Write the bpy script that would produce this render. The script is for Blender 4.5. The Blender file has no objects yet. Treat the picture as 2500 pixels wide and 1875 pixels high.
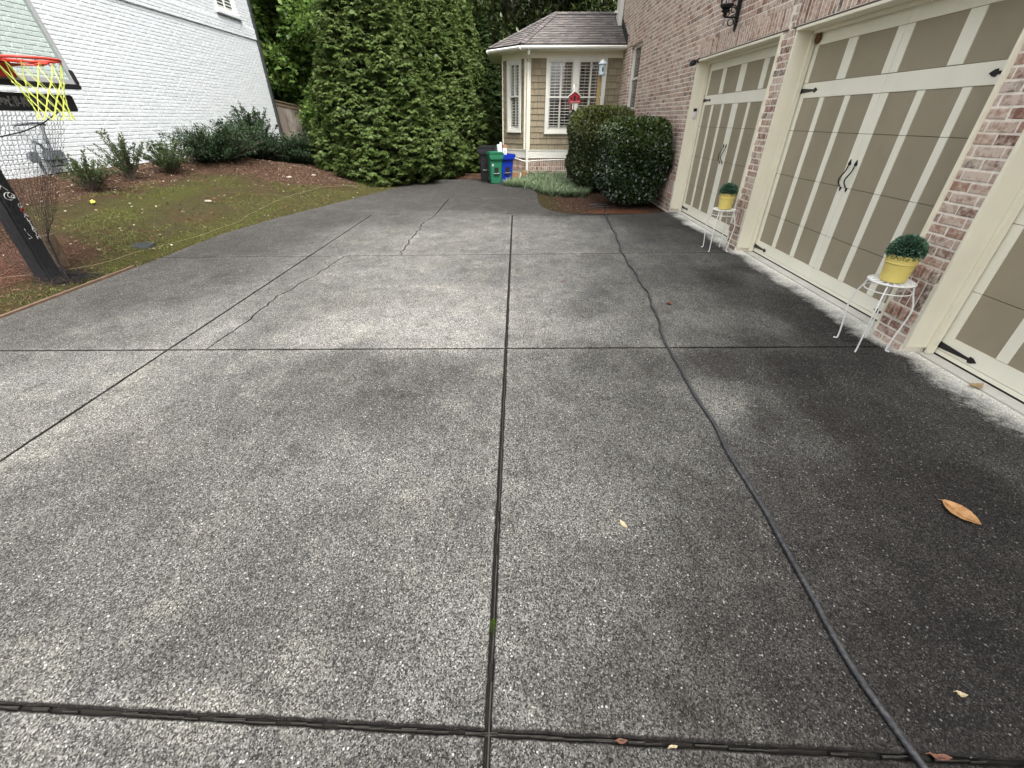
import bpy, bmesh, math, random
import numpy as np
from mathutils import Vector, Matrix
from mathutils.geometry import delaunay_2d_cdt
R = math.radians
random.seed(7); rng = np.random.default_rng(7)
S = bpy.context.scene
COL = S.collection

# ---------------------------------------------------------------- camera, sky, sun, exposure
CAMH = 1.6
cd = bpy.data.cameras.new("camera"); cam = bpy.data.objects.new("camera", cd); COL.objects.link(cam)
cd.sensor_width = 36.0; cd.lens = 1025.0 / 2500.0 * 36.0; cd.clip_start = 0.05; cd.clip_end = 400
cam.location = (0, 0, CAMH)
cam.rotation_euler = (R(90 - 32.3), 0, math.atan(12 * math.cos(R(32.3)) / 1025))
S.camera = cam
S.render.resolution_x = 1024; S.render.resolution_y = 768
S.view_settings.view_transform = 'Standard'; S.view_settings.look = 'None'
S.view_settings.gamma = 1; S.view_settings.use_curve_mapping = False
S.view_settings.exposure = 1.80
W = bpy.data.worlds.new("World"); S.world = W; W.use_nodes = True
wn = W.node_tree.nodes; wl = W.node_tree.links
sky = wn.new('ShaderNodeTexSky'); sky.sky_type = 'NISHITA'; sky.sun_disc = False
sky.sun_elevation = R(58); sky.sun_rotation = R(150); sky.dust_density = 6; sky.air_density = 1.2; sky.ozone_density = 1
hs = wn.new('ShaderNodeHueSaturation'); hs.inputs['Saturation'].default_value = 0.22
wl.new(sky.outputs[0], hs.inputs['Color']); wl.new(hs.outputs[0], wn['Background'].inputs[0])
wn['Background'].inputs[1].default_value = 0.13
sd = bpy.data.lights.new("sun", 'SUN'); sd.energy = 0.9; sd.angle = R(25); sd.color = (1, .97, .92)
sun = bpy.data.objects.new("sun", sd); COL.objects.link(sun)
_el, _az = R(58), R(150)
sun.rotation_euler = (R(90) - _el, 0, R(180) - _az)

# ---------------------------------------------------------------- helpers
def empty(name, loc, label=None, cat=None, group=None, rz=0):
    o = bpy.data.objects.new(name, None); COL.objects.link(o); o.location = loc; o.rotation_euler[2] = rz
    o.empty_display_size = .1
    return tag(o, label, cat, group)
def tag(o, label=None, cat=None, group=None, kind=None):
    if label: o['label'] = label
    if cat: o['category'] = cat
    if group: o['group'] = group
    if kind: o['kind'] = kind
    return o
def origin_of(p):
    v = Vector((0, 0, 0))
    while p is not None:
        v += p.location; p = p.parent
    return v
def link_mesh(name, me, mat, parent, smooth=False):
    if mat is not None: me.materials.append(mat)
    o = bpy.data.objects.new(name, me); COL.objects.link(o)
    if parent is not None: o.parent = parent
    if smooth: me.polygons.foreach_set('use_smooth', [True] * len(me.polygons))
    return o
class MB:
    def __init__(s): s.v = []; s.f = []
    def add(s, vs, fs):
        n = len(s.v); s.v += [tuple(v) for v in vs]; s.f += [tuple(i + n for i in f) for f in fs]; return s
    def box(s, x0, x1, y0, y1, z0, z1, rot=None):
        vs = [Vector((x, y, z)) for z in (z0, z1) for y in (y0, y1) for x in (x0, x1)]
        if rot:
            c = Vector(((x0 + x1) / 2, (y0 + y1) / 2, (z0 + z1) / 2)); vs = [rot @ (v - c) + c for v in vs]
        return s.add(vs, [(0, 2, 3, 1), (4, 5, 7, 6), (0, 1, 5, 4), (2, 6, 7, 3), (0, 4, 6, 2), (1, 3, 7, 5)])
    def bbox(s, x0, x1, y0, y1, z0, z1, b=.004):
        bm = bmesh.new(); bmesh.ops.create_cube(bm, size=1)
        for v in bm.verts: v.co = Vector(((x0 + x1) / 2 + v.co.x * (x1 - x0), (y0 + y1) / 2 + v.co.y * (y1 - y0), (z0 + z1) / 2 + v.co.z * (z1 - z0)))
        bmesh.ops.bevel(bm, geom=bm.edges[:], offset=b, segments=2, affect='EDGES')
        bm.verts.index_update(); r = s.add([v.co[:] for v in bm.verts], [[v.index for v in f.verts] for f in bm.faces]); bm.free(); return r
    def obox(s, c, ux, uy, uz, hx, hy, hz):
        c = Vector(c); ux = Vector(ux).normalized() * hx; uy = Vector(uy).normalized() * hy; uz = Vector(uz).normalized() * hz
        vs = [c + ux * a + uy * b + uz * d for d in (-1, 1) for b in (-1, 1) for a in (-1, 1)]
        return s.add(vs, [(0, 2, 3, 1), (4, 5, 7, 6), (0, 1, 5, 4), (2, 6, 7, 3), (0, 4, 6, 2), (1, 3, 7, 5)])
    def tube(s, pts, r, seg=8, cap=True):
        pts = [Vector(p) for p in pts]; n = len(pts)
        rr = r if hasattr(r, '__len__') else [r] * n
        up = None; vs = []; fs = []
        for i, p in enumerate(pts):
            t = (pts[min(i + 1, n - 1)] - pts[max(i - 1, 0)]).normalized()
            if up is None:
                up = Vector((0, 0, 1)) if abs(t.z) < .9 else Vector((1, 0, 0))
            a = t.cross(up); a = a.normalized() if a.length > 1e-6 else Vector((1, 0, 0)); b = a.cross(t).normalized(); up = b
            for k in range(seg):
                an = 2 * math.pi * k / seg; vs.append(p + (a * math.cos(an) + b * math.sin(an)) * rr[i])
        for i in range(n - 1):
            for k in range(seg):
                k2 = (k + 1) % seg; fs.append((i * seg + k, i * seg + k2, (i + 1) * seg + k2, (i + 1) * seg + k))
        if cap: fs.append(tuple(range(seg))[::-1]); fs.append(tuple((n - 1) * seg + k for k in range(seg)))
        return s.add(vs, fs)
    def lathe(s, prof, c, seg=32, cap=True):
        vs = []; fs = []; n = len(prof)
        for r, z in prof:
            for k in range(seg):
                a = 2 * math.pi * k / seg; vs.append((c[0] + r * math.cos(a), c[1] + r * math.sin(a), c[2] + z))
        for i in range(n - 1):
            for k in range(seg):
                k2 = (k + 1) % seg; fs.append((i * seg + k, i * seg + k2, (i + 1) * seg + k2, (i + 1) * seg + k))
        if cap: fs.append(tuple(range(seg))[::-1]); fs.append(tuple((n - 1) * seg + k for k in range(seg)))
        return s.add(vs, fs)
    def prism(s, poly, z0, z1):
        n = len(poly)
        s.add([(x, y, z0) for x, y in poly] + [(x, y, z1) for x, y in poly], [tuple(range(n))[::-1], tuple(range(n, 2 * n))] + [(i, (i + 1) % n, n + (i + 1) % n, n + i) for i in range(n)]); return s
    def extr(s, pts, d):          # planar outline in 3D pushed along d
        n = len(pts); d = Vector(d)
        return s.add([Vector(p) for p in pts] + [Vector(p) + d for p in pts], [tuple(range(n))[::-1], tuple(range(n, 2 * n))] + [(i, (i + 1) % n, n + (i + 1) % n, n + i) for i in range(n)])
    def build(s, name, mat, parent=None, smooth=False, loc=None):
        L = Vector(loc) if loc is not None else origin_of(parent)
        me = bpy.data.meshes.new(name); me.from_pydata([(v[0] - L.x, v[1] - L.y, v[2] - L.z) for v in s.v], [], s.f)
        me.validate(); me.update()
        o = link_mesh(name, me, mat, parent, smooth)
        if loc is not None: o.location = loc
        return o
def smooth_by_angle(o, ang=40):
    me = o.data; me.polygons.foreach_set('use_smooth', [True] * len(me.polygons))
    bm = bmesh.new(); bm.from_mesh(me)
    for e in bm.edges:
        if len(e.link_faces) == 2 and e.calc_face_angle(0) > R(ang): e.smooth = False
    bm.to_mesh(me); bm.free(); return o
def np_mesh(name, V, F, mat, parent=None, attr=None, loc=(0, 0, 0)):
    k = F.shape[1]; me = bpy.data.meshes.new(name)
    me.vertices.add(len(V)); me.vertices.foreach_set('co', (V - np.array(loc)).astype(np.float32).ravel())
    me.loops.add(F.size); me.loops.foreach_set('vertex_index', F.astype(np.int32).ravel())
    me.polygons.add(len(F)); me.polygons.foreach_set('loop_start', np.arange(0, F.size, k, dtype=np.int32))
    me.update(calc_edges=True)
    if attr is not None:
        for an, arr in attr.items():
            a = me.attributes.new(an, 'FLOAT', 'POINT'); a.data.foreach_set('value', arr.astype(np.float32))
    o = link_mesh(name, me, mat, parent)
    if parent is None: o.location = loc
    return o

# ---------------------------------------------------------------- node material helper
class NT:
    def __init__(s, name):
        s.m = bpy.data.materials.new(name); s.m.use_nodes = True; s.t = s.m.node_tree; s.n = s.t.nodes
        s.b = s.n['Principled BSDF']; s.out = s.n['Material Output']
    def node(s, ty, ins=None, **kw):
        n = s.n.new(ty)
        for k, v in kw.items(): setattr(n, k, v)
        if ins:
            for k, v in ins.items(): s.set(n.inputs[k], v)
        return n
    def set(s, sock, v):
        if isinstance(v, bpy.types.NodeSocket): s.t.links.new(v, sock)
        elif isinstance(v, bpy.types.Node): s.t.links.new(v.outputs[0], sock)
        else:
            if sock.type == 'RGBA' and len(v) == 3: v = (*v, 1)
            sock.default_value = v
    def M(s, op, a, b=0.0, c=0.0, clamp=False):
        n = s.n.new('ShaderNodeMath'); n.operation = op; n.use_clamp = clamp
        s.set(n.inputs[0], a); s.set(n.inputs[1], b); s.set(n.inputs[2], c); return n.outputs[0]
    def mix(s, f, a, b, blend='MIX'):
        n = s.n.new('ShaderNodeMix'); n.data_type = 'RGBA'; n.blend_type = blend
        s.set(n.inputs[0], f); s.set(n.inputs[6], a); s.set(n.inputs[7], b); return n.outputs[2]
    def noise(s, vec, scale, detail=3, rough=.5, dim='3D'):
        n = s.node('ShaderNodeTexNoise', noise_dimensions=dim); s.set(n.inputs['Vector'], vec)
        n.inputs['Scale'].default_value = scale; n.inputs['Detail'].default_value = detail; n.inputs['Roughness'].default_value = rough
        return n
    def vor(s, vec, scale, feature='F1', rand=1):
        n = s.node('ShaderNodeTexVoronoi', feature=feature); s.set(n.inputs['Vector'], vec)
        n.inputs['Scale'].default_value = scale; n.inputs['Randomness'].default_value = rand; return n
    def ramp(s, f, stops, interp='LINEAR'):
        n = s.node('ShaderNodeValToRGB'); s.set(n.inputs[0], f); e = n.color_ramp.elements; n.color_ramp.interpolation = interp
        while len(e) < len(stops): e.new(.5)
        for el, (p, c) in zip(e, stops): el.position = p; el.color = (*c, 1) if len(c) == 3 else c
        return n.outputs[0]
    def rng(s, v, a, b, c=0., d=1.):
        n = s.node('ShaderNodeMapRange', clamp=True); s.set(n.inputs[0], v)
        for i, x in enumerate((a, b, c, d)): n.inputs[i + 1].default_value = x
        return n.outputs[0]
    def pos(s): return s.node('ShaderNodeNewGeometry').outputs['Position']
    def island(s): return s.node('ShaderNodeNewGeometry').outputs['Random Per Island']
    def scalev(s, vec, sc):
        n = s.node('ShaderNodeVectorMath', operation='MULTIPLY'); s.set(n.inputs[0], vec); n.inputs[1].default_value = sc; return n.outputs[0]
    def bump(s, h, st=.5, dist=.01):
        n = s.node('ShaderNodeBump'); s.set(n.inputs['Height'], h); n.inputs['Strength'].default_value = st; n.inputs['Distance'].default_value = dist
        s.t.links.new(n.outputs[0], s.b.inputs['Normal']); return n
    def fin(s, col=None, rough=None, metal=None, spec=None):
        for k, v in (('Base Color', col), ('Roughness', rough), ('Metallic', metal), ('Specular IOR Level', spec)):
            if v is not None: s.set(s.b.inputs[k], v)
        return s.m
def paint(name, c, rough=.5, var=.08, dirt=.0, dirtc=(.2, .17, .12), scale=3, bump=.0, bscale=200, metal=0, spec=.4):
    t = NT(name); p = t.pos()
    n = t.noise(p, scale, 5, .6); f = t.rng(n.outputs[0], .3, .7, 1 - var, 1 + var)
    cc = t.mix(1, c, (1, 1, 1), 'MULTIPLY')
    hsv = t.node('ShaderNodeHueSaturation', {'Color': cc, 'Value': f})
    col = hsv.outputs[0]
    if dirt:
        n2 = t.noise(t.scalev(p, (1, 1, .35)), scale * 4, 6, .65); col = t.mix(t.rng(n2.outputs[0], .5, .75, 0, dirt), col, dirtc)
    if bump: t.bump(t.noise(p, bscale, 2).outputs[0], bump, .002)
    return t.fin(col, rough, metal, spec)
def leafmat(name, base, tip, dark, rough=.45, trans=.3, spec=.3):
    t = NT(name); a = t.node('ShaderNodeAttribute', attribute_name='tint').outputs['Fac']
    isl = t.island(); c = t.mix(a, base, tip)
    c = t.mix(t.rng(isl, .0, .35, .75, 0), c, dark)
    n = t.noise(t.pos(), 1.2, 2); c = t.mix(t.rng(n.outputs[0], .35, .65, 0, .35), c, t.mix(1, c, (.75, .9, .6), 'MULTIPLY'))
    t.fin(c, rough, 0, spec)
    tr = t.node('ShaderNodeBsdfTranslucent', {'Color': c}); mx = t.node('ShaderNodeMixShader', {'Fac': trans})
    t.t.links.new(t.b.outputs[0], mx.inputs[1]); t.t.links.new(tr.outputs[0], mx.inputs[2]); t.t.links.new(mx.outputs[0], t.out.inputs[0])
    return t.m
def brickmat(name, cols, smear, smearc, mort=False):
    t = NT(name); p = t.pos(); isl = t.island()
    n1 = t.noise(p, 25, 6, .7); n2 = t.noise(p, 90, 4, .7); n3 = t.noise(p, 1.3, 3, .6)
    if mort:
        c = t.mix(t.rng(n1.outputs[0], .3, .7), tuple(x * .8 for x in smearc), tuple(min(1, x * 1.08) for x in smearc))
        c = t.mix(t.rng(n2.outputs[0], .62, .75, 0, .4), c, (.2, .16, .13))
    else:
        k = len(cols); c = t.ramp(isl, [(i / k, cc) for i, cc in enumerate(cols)], 'CONSTANT')
        c = t.mix(t.rng(n2.outputs[0], .45, .7, 0, .55), c, t.mix(1, c, (.5, .45, .45), 'MULTIPLY'))
        isl2 = t.M('FRACT', t.M('MULTIPLY', isl, 37.7))
        sm = t.M('ADD', n1.outputs[0], t.M('MULTIPLY', isl2, .16)); sm = t.M('ADD', sm, t.M('MULTIPLY', t.M('SUBTRACT', n3.outputs[0], .5), .3))
        c = t.mix(t.rng(sm, *smear), c, smearc)
    t.bump(t.M('ADD', n1.outputs[0], t.M('MULTIPLY', n2.outputs[0], .6)), .7, .006)
    return t.fin(c, .85, 0, .25)

# ---------------------------------------------------------------- brick laying
def lay(mb, o, u, n, spans, z0, z1, L=.205, Hc=.0725, m=.0145, d=.0035, jit=.0024, bond=.5, off=0., dz=0., minl=.03):
    """bricks on a plane through o, running along u (unit), facing n; spans(zc)-> list of (a,b) along u"""
    o = Vector(o); u = Vector(u); n = Vector(n); z = z0; row = 0; out = mb
    while z < z1 - Hc * .4:
        zt = min(z + Hc, z1)
        sp = spans((z + zt) / 2)
        st = (row * bond % 1.0) * L + off
        for a, b in sp:
            k = math.floor((a - st) / L)
            while st + k * L < b:
                x0 = max(a, st + k * L) + m / 2; x1 = min(b, st + (k + 1) * L) - m / 2; k += 1
                if x1 - x0 < minl: continue
                za, zb = z + m / 2, zt - m / 2
                j = lambda s=jit: random.uniform(-s, s)
                ang = n.z
                A = [o + u * (x0 + j()) + Vector((0, 0, za + j())), o + u * (x1 + j()) + Vector((0, 0, za + j())), o + u * (x1 + j()) + Vector((0, 0, zb + j())), o + u * (x0 + j()) + Vector((0, 0, zb + j()))]
                c = (A[0] + A[1] + A[2] + A[3]) / 4; dd = d + random.uniform(-.0018, .0018)
                B = []
                for q in A:
                    w = q - c; s1 = max(0, 1 - .006 / max(.01, abs(w.dot(u)))); s2 = max(0, 1 - .006 / max(.01, abs(w.z)))
                    B.append(c + u * (w.dot(u) * s1) + Vector((0, 0, w.z * s2)) + n * (dd + j(.0008)))
                C2 = [q + n * (dd * .55) for q in A]
                A = [q - n * .006 for q in A]
                mb.add(A + C2 + B, [(8, 9, 10, 11), (0, 1, 5, 4), (1, 2, 6, 5), (2, 3, 7, 6), (3, 0, 4, 7), (4, 5, 9, 8), (5, 6, 10, 9), (6, 7, 11, 10), (7, 4, 8, 11)])
        z += Hc; row += 1
def cut(spans, holes):
    for h0, h1 in holes:
        o = []
        for a, b in spans:
            if h1 <= a or h0 >= b: o.append((a, b)); continue
            if h0 > a: o.append((a, h0))
            if h1 < b: o.append((h1, b))
        spans = o
    return spans

# ---------------------------------------------------------------- measured layout (metres; camera above 0,0; garage wall runs along +Y)
XW = 3.15            # brick face of the garage wall (faces -X)
XD = 3.36            # face of the garage doors
ZH = 2.46            # underside of door heads
PITCH = 3.06; YC = [7.81, 4.75, 1.69]          # door centres
HW = 1.375           # half opening
XL = -8.8            # neighbour house wall (faces +X)
EDGE = [(-4.9, -1.5), (-4.88, 3.6), (-4.85, 4.6), (-4.84, 5.6), (-4.83, 7.1), (-4.56, 8.44), (-4.07, 10.0), (-3.47, 12.0), (-3.24, 13.1), (-2.89, 14.02), (-2.5, 14.4)]
def edge_x(y):
    if y <= EDGE[0][1]: return EDGE[0][0]
    for (x0, y0), (x1, y1) in zip(EDGE, EDGE[1:]):
        if y <= y1: return x0 + (x1 - x0) * (y - y0) / (y1 - y0)
    return EDGE[-1][0] + .6 * (y - EDGE[-1][1])
def ss(a, b, x): t = min(1, max(0, (x - a) / (b - a))); return t * t * (3 - 2 * t)
def ground_z(x, y):
    d = edge_x(min(y, 14.4)) - x
    z = -.03
    if d > 0: z = -.035 + .19 * d * (1 - .5 * ss(11, 17, y)) + .03 * ss(0, .4, d)
    z = min(z, .72) if x > -9.5 else .72
    return z

# ---------------------------------------------------------------- driveway tone map: stained patches, darker towards near right (lightness seen on the slab)
SLAB_TONE = [(-1.6,.5,118),(-1,.45,112),(-.3,.45,95),(.4,.5,85),(.9,.5,65)]
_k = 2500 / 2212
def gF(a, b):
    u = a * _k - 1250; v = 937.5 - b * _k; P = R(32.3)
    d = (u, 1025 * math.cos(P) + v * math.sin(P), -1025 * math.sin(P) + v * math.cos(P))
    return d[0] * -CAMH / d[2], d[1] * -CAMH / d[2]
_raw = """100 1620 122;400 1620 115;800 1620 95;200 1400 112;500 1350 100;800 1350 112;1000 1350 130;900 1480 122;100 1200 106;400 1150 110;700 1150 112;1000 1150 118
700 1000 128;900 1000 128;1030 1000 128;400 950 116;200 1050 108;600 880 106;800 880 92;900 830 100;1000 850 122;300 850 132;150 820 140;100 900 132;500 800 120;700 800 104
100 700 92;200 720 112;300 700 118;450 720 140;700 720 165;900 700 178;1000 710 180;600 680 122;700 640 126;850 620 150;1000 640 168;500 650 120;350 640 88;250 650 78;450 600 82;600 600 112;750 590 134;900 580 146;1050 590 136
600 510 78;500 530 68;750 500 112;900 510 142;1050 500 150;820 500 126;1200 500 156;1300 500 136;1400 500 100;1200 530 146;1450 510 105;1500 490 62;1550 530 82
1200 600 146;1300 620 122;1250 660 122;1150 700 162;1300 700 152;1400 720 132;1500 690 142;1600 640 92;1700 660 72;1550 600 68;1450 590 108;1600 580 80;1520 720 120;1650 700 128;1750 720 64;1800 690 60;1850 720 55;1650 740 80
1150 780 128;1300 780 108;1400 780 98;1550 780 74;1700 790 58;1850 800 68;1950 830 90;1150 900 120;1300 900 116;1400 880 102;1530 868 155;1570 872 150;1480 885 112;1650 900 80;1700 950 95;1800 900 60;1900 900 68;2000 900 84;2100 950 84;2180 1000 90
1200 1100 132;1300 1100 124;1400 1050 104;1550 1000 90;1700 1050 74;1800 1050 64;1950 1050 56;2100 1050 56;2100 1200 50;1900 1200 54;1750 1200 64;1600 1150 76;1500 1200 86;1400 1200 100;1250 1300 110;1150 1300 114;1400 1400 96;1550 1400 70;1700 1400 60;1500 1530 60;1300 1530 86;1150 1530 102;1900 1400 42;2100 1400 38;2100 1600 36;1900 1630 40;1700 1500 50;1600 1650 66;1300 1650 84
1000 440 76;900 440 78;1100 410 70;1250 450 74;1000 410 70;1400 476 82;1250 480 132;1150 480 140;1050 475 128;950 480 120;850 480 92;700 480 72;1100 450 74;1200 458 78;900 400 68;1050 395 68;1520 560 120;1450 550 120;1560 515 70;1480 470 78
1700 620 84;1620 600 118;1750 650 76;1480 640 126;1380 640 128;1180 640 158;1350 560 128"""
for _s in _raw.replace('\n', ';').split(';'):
    a, b, v = map(float, _s.split()); SLAB_TONE.append((*gF(a, b), v))
SLAB_TONE = np.array(SLAB_TONE)
def slab_tone(xy):
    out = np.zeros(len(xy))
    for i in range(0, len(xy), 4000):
        q = xy[i:i + 4000]; dx = q[:, None, 0] - SLAB_TONE[None, :, 0]; dy = q[:, None, 1] - SLAB_TONE[None, :, 1]
        ym = .5 * (q[:, None, 1] + SLAB_TONE[None, :, 1])
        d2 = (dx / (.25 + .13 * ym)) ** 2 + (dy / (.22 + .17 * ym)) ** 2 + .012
        w = d2 ** -2.0; out[i:i + 4000] = (w * SLAB_TONE[None, :, 2]).sum(1) / w.sum(1)
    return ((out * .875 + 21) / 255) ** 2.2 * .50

# ---------------------------------------------------------------- driveway material
def mat_drive():
    t = NT('exposed_aggregate'); p = t.pos()
    st = t.node('ShaderNodeAttribute', attribute_name='slab_tone').outputs['Fac']
    wob = t.noise(p, 1.7, 6, .68).outputs[0]; wob2 = t.noise(t.scalev(p, (1.0, .55, 1)), 5.5, 5, .7).outputs[0]
    streak = t.noise(t.scalev(p, (2.2, .7, 1)), 9, 4, .7).outputs[0]
    f = t.M('ADD', t.M('MULTIPLY', t.M('SUBTRACT', wob, .5), 1.1), t.M('MULTIPLY', t.M('SUBTRACT', wob2, .5), 1.5))
    f = t.M('ADD', f, t.M('ADD', t.M('MULTIPLY', t.M('SUBTRACT', streak, .5), .8), t.M('MULTIPLY', t.M('SUBTRACT', t.noise(p, 38, 4, .8).outputs[0], .5), 1.3)))
    pt = t.noise(t.scalev(p, (1, .8, 1)), 3.1, 9, .72).outputs[0]; f = t.M('ADD', f, t.M('MULTIPLY', t.rng(pt, .50, .66), .45)); pd = t.noise(t.scalev(p, (.8, 1.1, 1)), 4.3, 9, .75).outputs[0]; f = t.M('SUBTRACT', f, t.M('MULTIPLY', t.rng(pd, .52, .66), .6))
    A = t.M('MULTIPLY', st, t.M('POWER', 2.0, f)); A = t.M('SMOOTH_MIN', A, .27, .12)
    # apron along the doors was kept clean
    sep = t.node('ShaderNodeSeparateXYZ'); t.set(sep.inputs[0], p); x, y = sep.outputs[0], sep.outputs[1]
    edge = t.M('ADD', x, t.M('ADD', t.M('MULTIPLY', t.M('SUBTRACT', t.noise(p, 1.6, 5, .7).outputs[0], .5), .6), t.M('MULTIPLY', t.M('SUBTRACT', t.noise(p, 30, 4, .8).outputs[0], .5), .22)))
    clean = t.M('MULTIPLY', t.rng(edge, 3.0, 3.25), t.rng(y, 9.1, 8.6))
    A = t.M('ADD', t.M('MULTIPLY', A, t.M('SUBTRACT', 1, clean)), t.M('MULTIPLY', clean, .78))
    # stones
    v1 = t.vor(p, 88); v2 = t.vor(p, 225); v3 = t.vor(p, 40)
    edg = t.node('ShaderNodeAttribute', attribute_name='edge').outputs['Fac']
    def cellsep(v):
        s = t.node('ShaderNodeSeparateColor'); t.set(s.inputs[0], v.outputs['Color']); return s.outputs
    c1, c2, c3 = cellsep(v1), cellsep(v2), cellsep(v3)
    dens = t.M('MULTIPLY', t.rng(t.noise(p, 2.3, 3, .6).outputs[0], .3, .7, .5, 1.15), t.rng(edg, .3, .9, 1, .15))
    A = t.M('MULTIPLY', A, t.M('ADD', 1, t.M('MULTIPLY', edg, .22)))
    def stones(v, c, keep, r0):
        on = t.M('LESS_THAN', c[0], t.M('MULTIPLY', dens, keep)); rr = t.M('MULTIPLY', t.M('ADD', t.M('MULTIPLY', c[1], .7), .3), r0)
        sh = t.M('SUBTRACT', rr, v.outputs['Distance']); return t.M('MULTIPLY', on, t.rng(sh, 0, r0 * .35))
    s1 = stones(v1, c1, .42, .42); s2 = stones(v2, c2, .30, .5); s3 = stones(v3, c3, .12, .24); s3 = t.M('MULTIPLY', s3, t.rng(t.noise(p, .8, 3, .6).outputs[0], .42, .6, .0, 1.0))
    sm = t.M('MAXIMUM', t.M('MAXIMUM', s1, t.M('MULTIPLY', s2, .75)), s3)
    grit = t.noise(p, 260, 3, .8).outputs[0]; grit2 = t.noise(p, 90, 4, .75).outputs[0]
    chip = t.node('ShaderNodeValToRGB'); t.set(chip.inputs[0], t.M('ADD', t.M('MULTIPLY', c2[1], .8), t.M('MULTIPLY', grit, .3))); chip.color_ramp.elements[0].color = (.08, .08, .08, 1); chip.color_ramp.elements[0].position = .28
    chip.color_ramp.elements[1].color = (1, 1, 1, 1); chip.color_ramp.elements[1].position = .97
    for q, w in ((.5, .30), (.78, .52)): e = chip.color_ramp.elements.new(q); e.color = (w, w, w, 1)
    mv = t.M('MULTIPLY', A, t.M('ADD', t.M('MULTIPLY', chip.outputs[0], 2.25), t.rng(grit2, .3, .7, -.16, .16)))
    mv = t.M('MAXIMUM', mv, .004); mv = t.M('ADD', t.M('MULTIPLY', mv, t.M('SUBTRACT', 1, t.M('MULTIPLY', clean, .7))), t.M('MULTIPLY', t.M('MULTIPLY', clean, .7), .74)); sm = t.M('MULTIPLY', sm, t.M('SUBTRACT', 1, t.M('MULTIPLY', clean, .8)))
    bright = t.M('ADD', .35, t.M('MULTIPLY', c1[2], 1.0))
    sv = t.M('MINIMUM', t.M('ADD', t.M('MULTIPLY', t.M('POWER', A, .42), t.M('MULTIPLY', bright, .85)), .01), .8)
    tint = t.mix(t.noise(p, .9, 4, .7).outputs[0], (1.0, 1.0, .98), (1.07, 1.02, .88))
    tint = t.mix(t.rng(pt, .45, .65, 0, .55), tint, (1.08, 1.045, .89)); tint = t.mix(t.rng(A, .015, .08, .9, 0), tint, (1.13, 1.01, .91))
    val = t.node('ShaderNodeCombineColor'); [t.set(val.inputs[i], mv) for i in range(3)]
    sc = t.mix(c1[0], (1, .97, .9), (.88, .93, 1)); svc = t.node('ShaderNodeCombineColor'); [t.set(svc.inputs[i], sv) for i in range(3)]
    col = t.mix(t.M('MULTIPLY', sm, .9), t.mix(1, val.outputs[0], tint, 'MULTIPLY'), t.mix(1, svc.outputs[0], sc, 'MULTIPLY'))
    t.bump(t.M('ADD', t.M('MULTIPLY', sm, 1.0), t.M('MULTIPLY', grit, .6)), .55, .004)
    return t.fin(col, t.rng(sm, 0, 1, .88, .6), 0, .25)
M_drive = mat_drive()
M_joint = paint('joint_soil', (.014, .012, .010), .95, .3, .5, (.02, .035, .01), 9)

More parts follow.
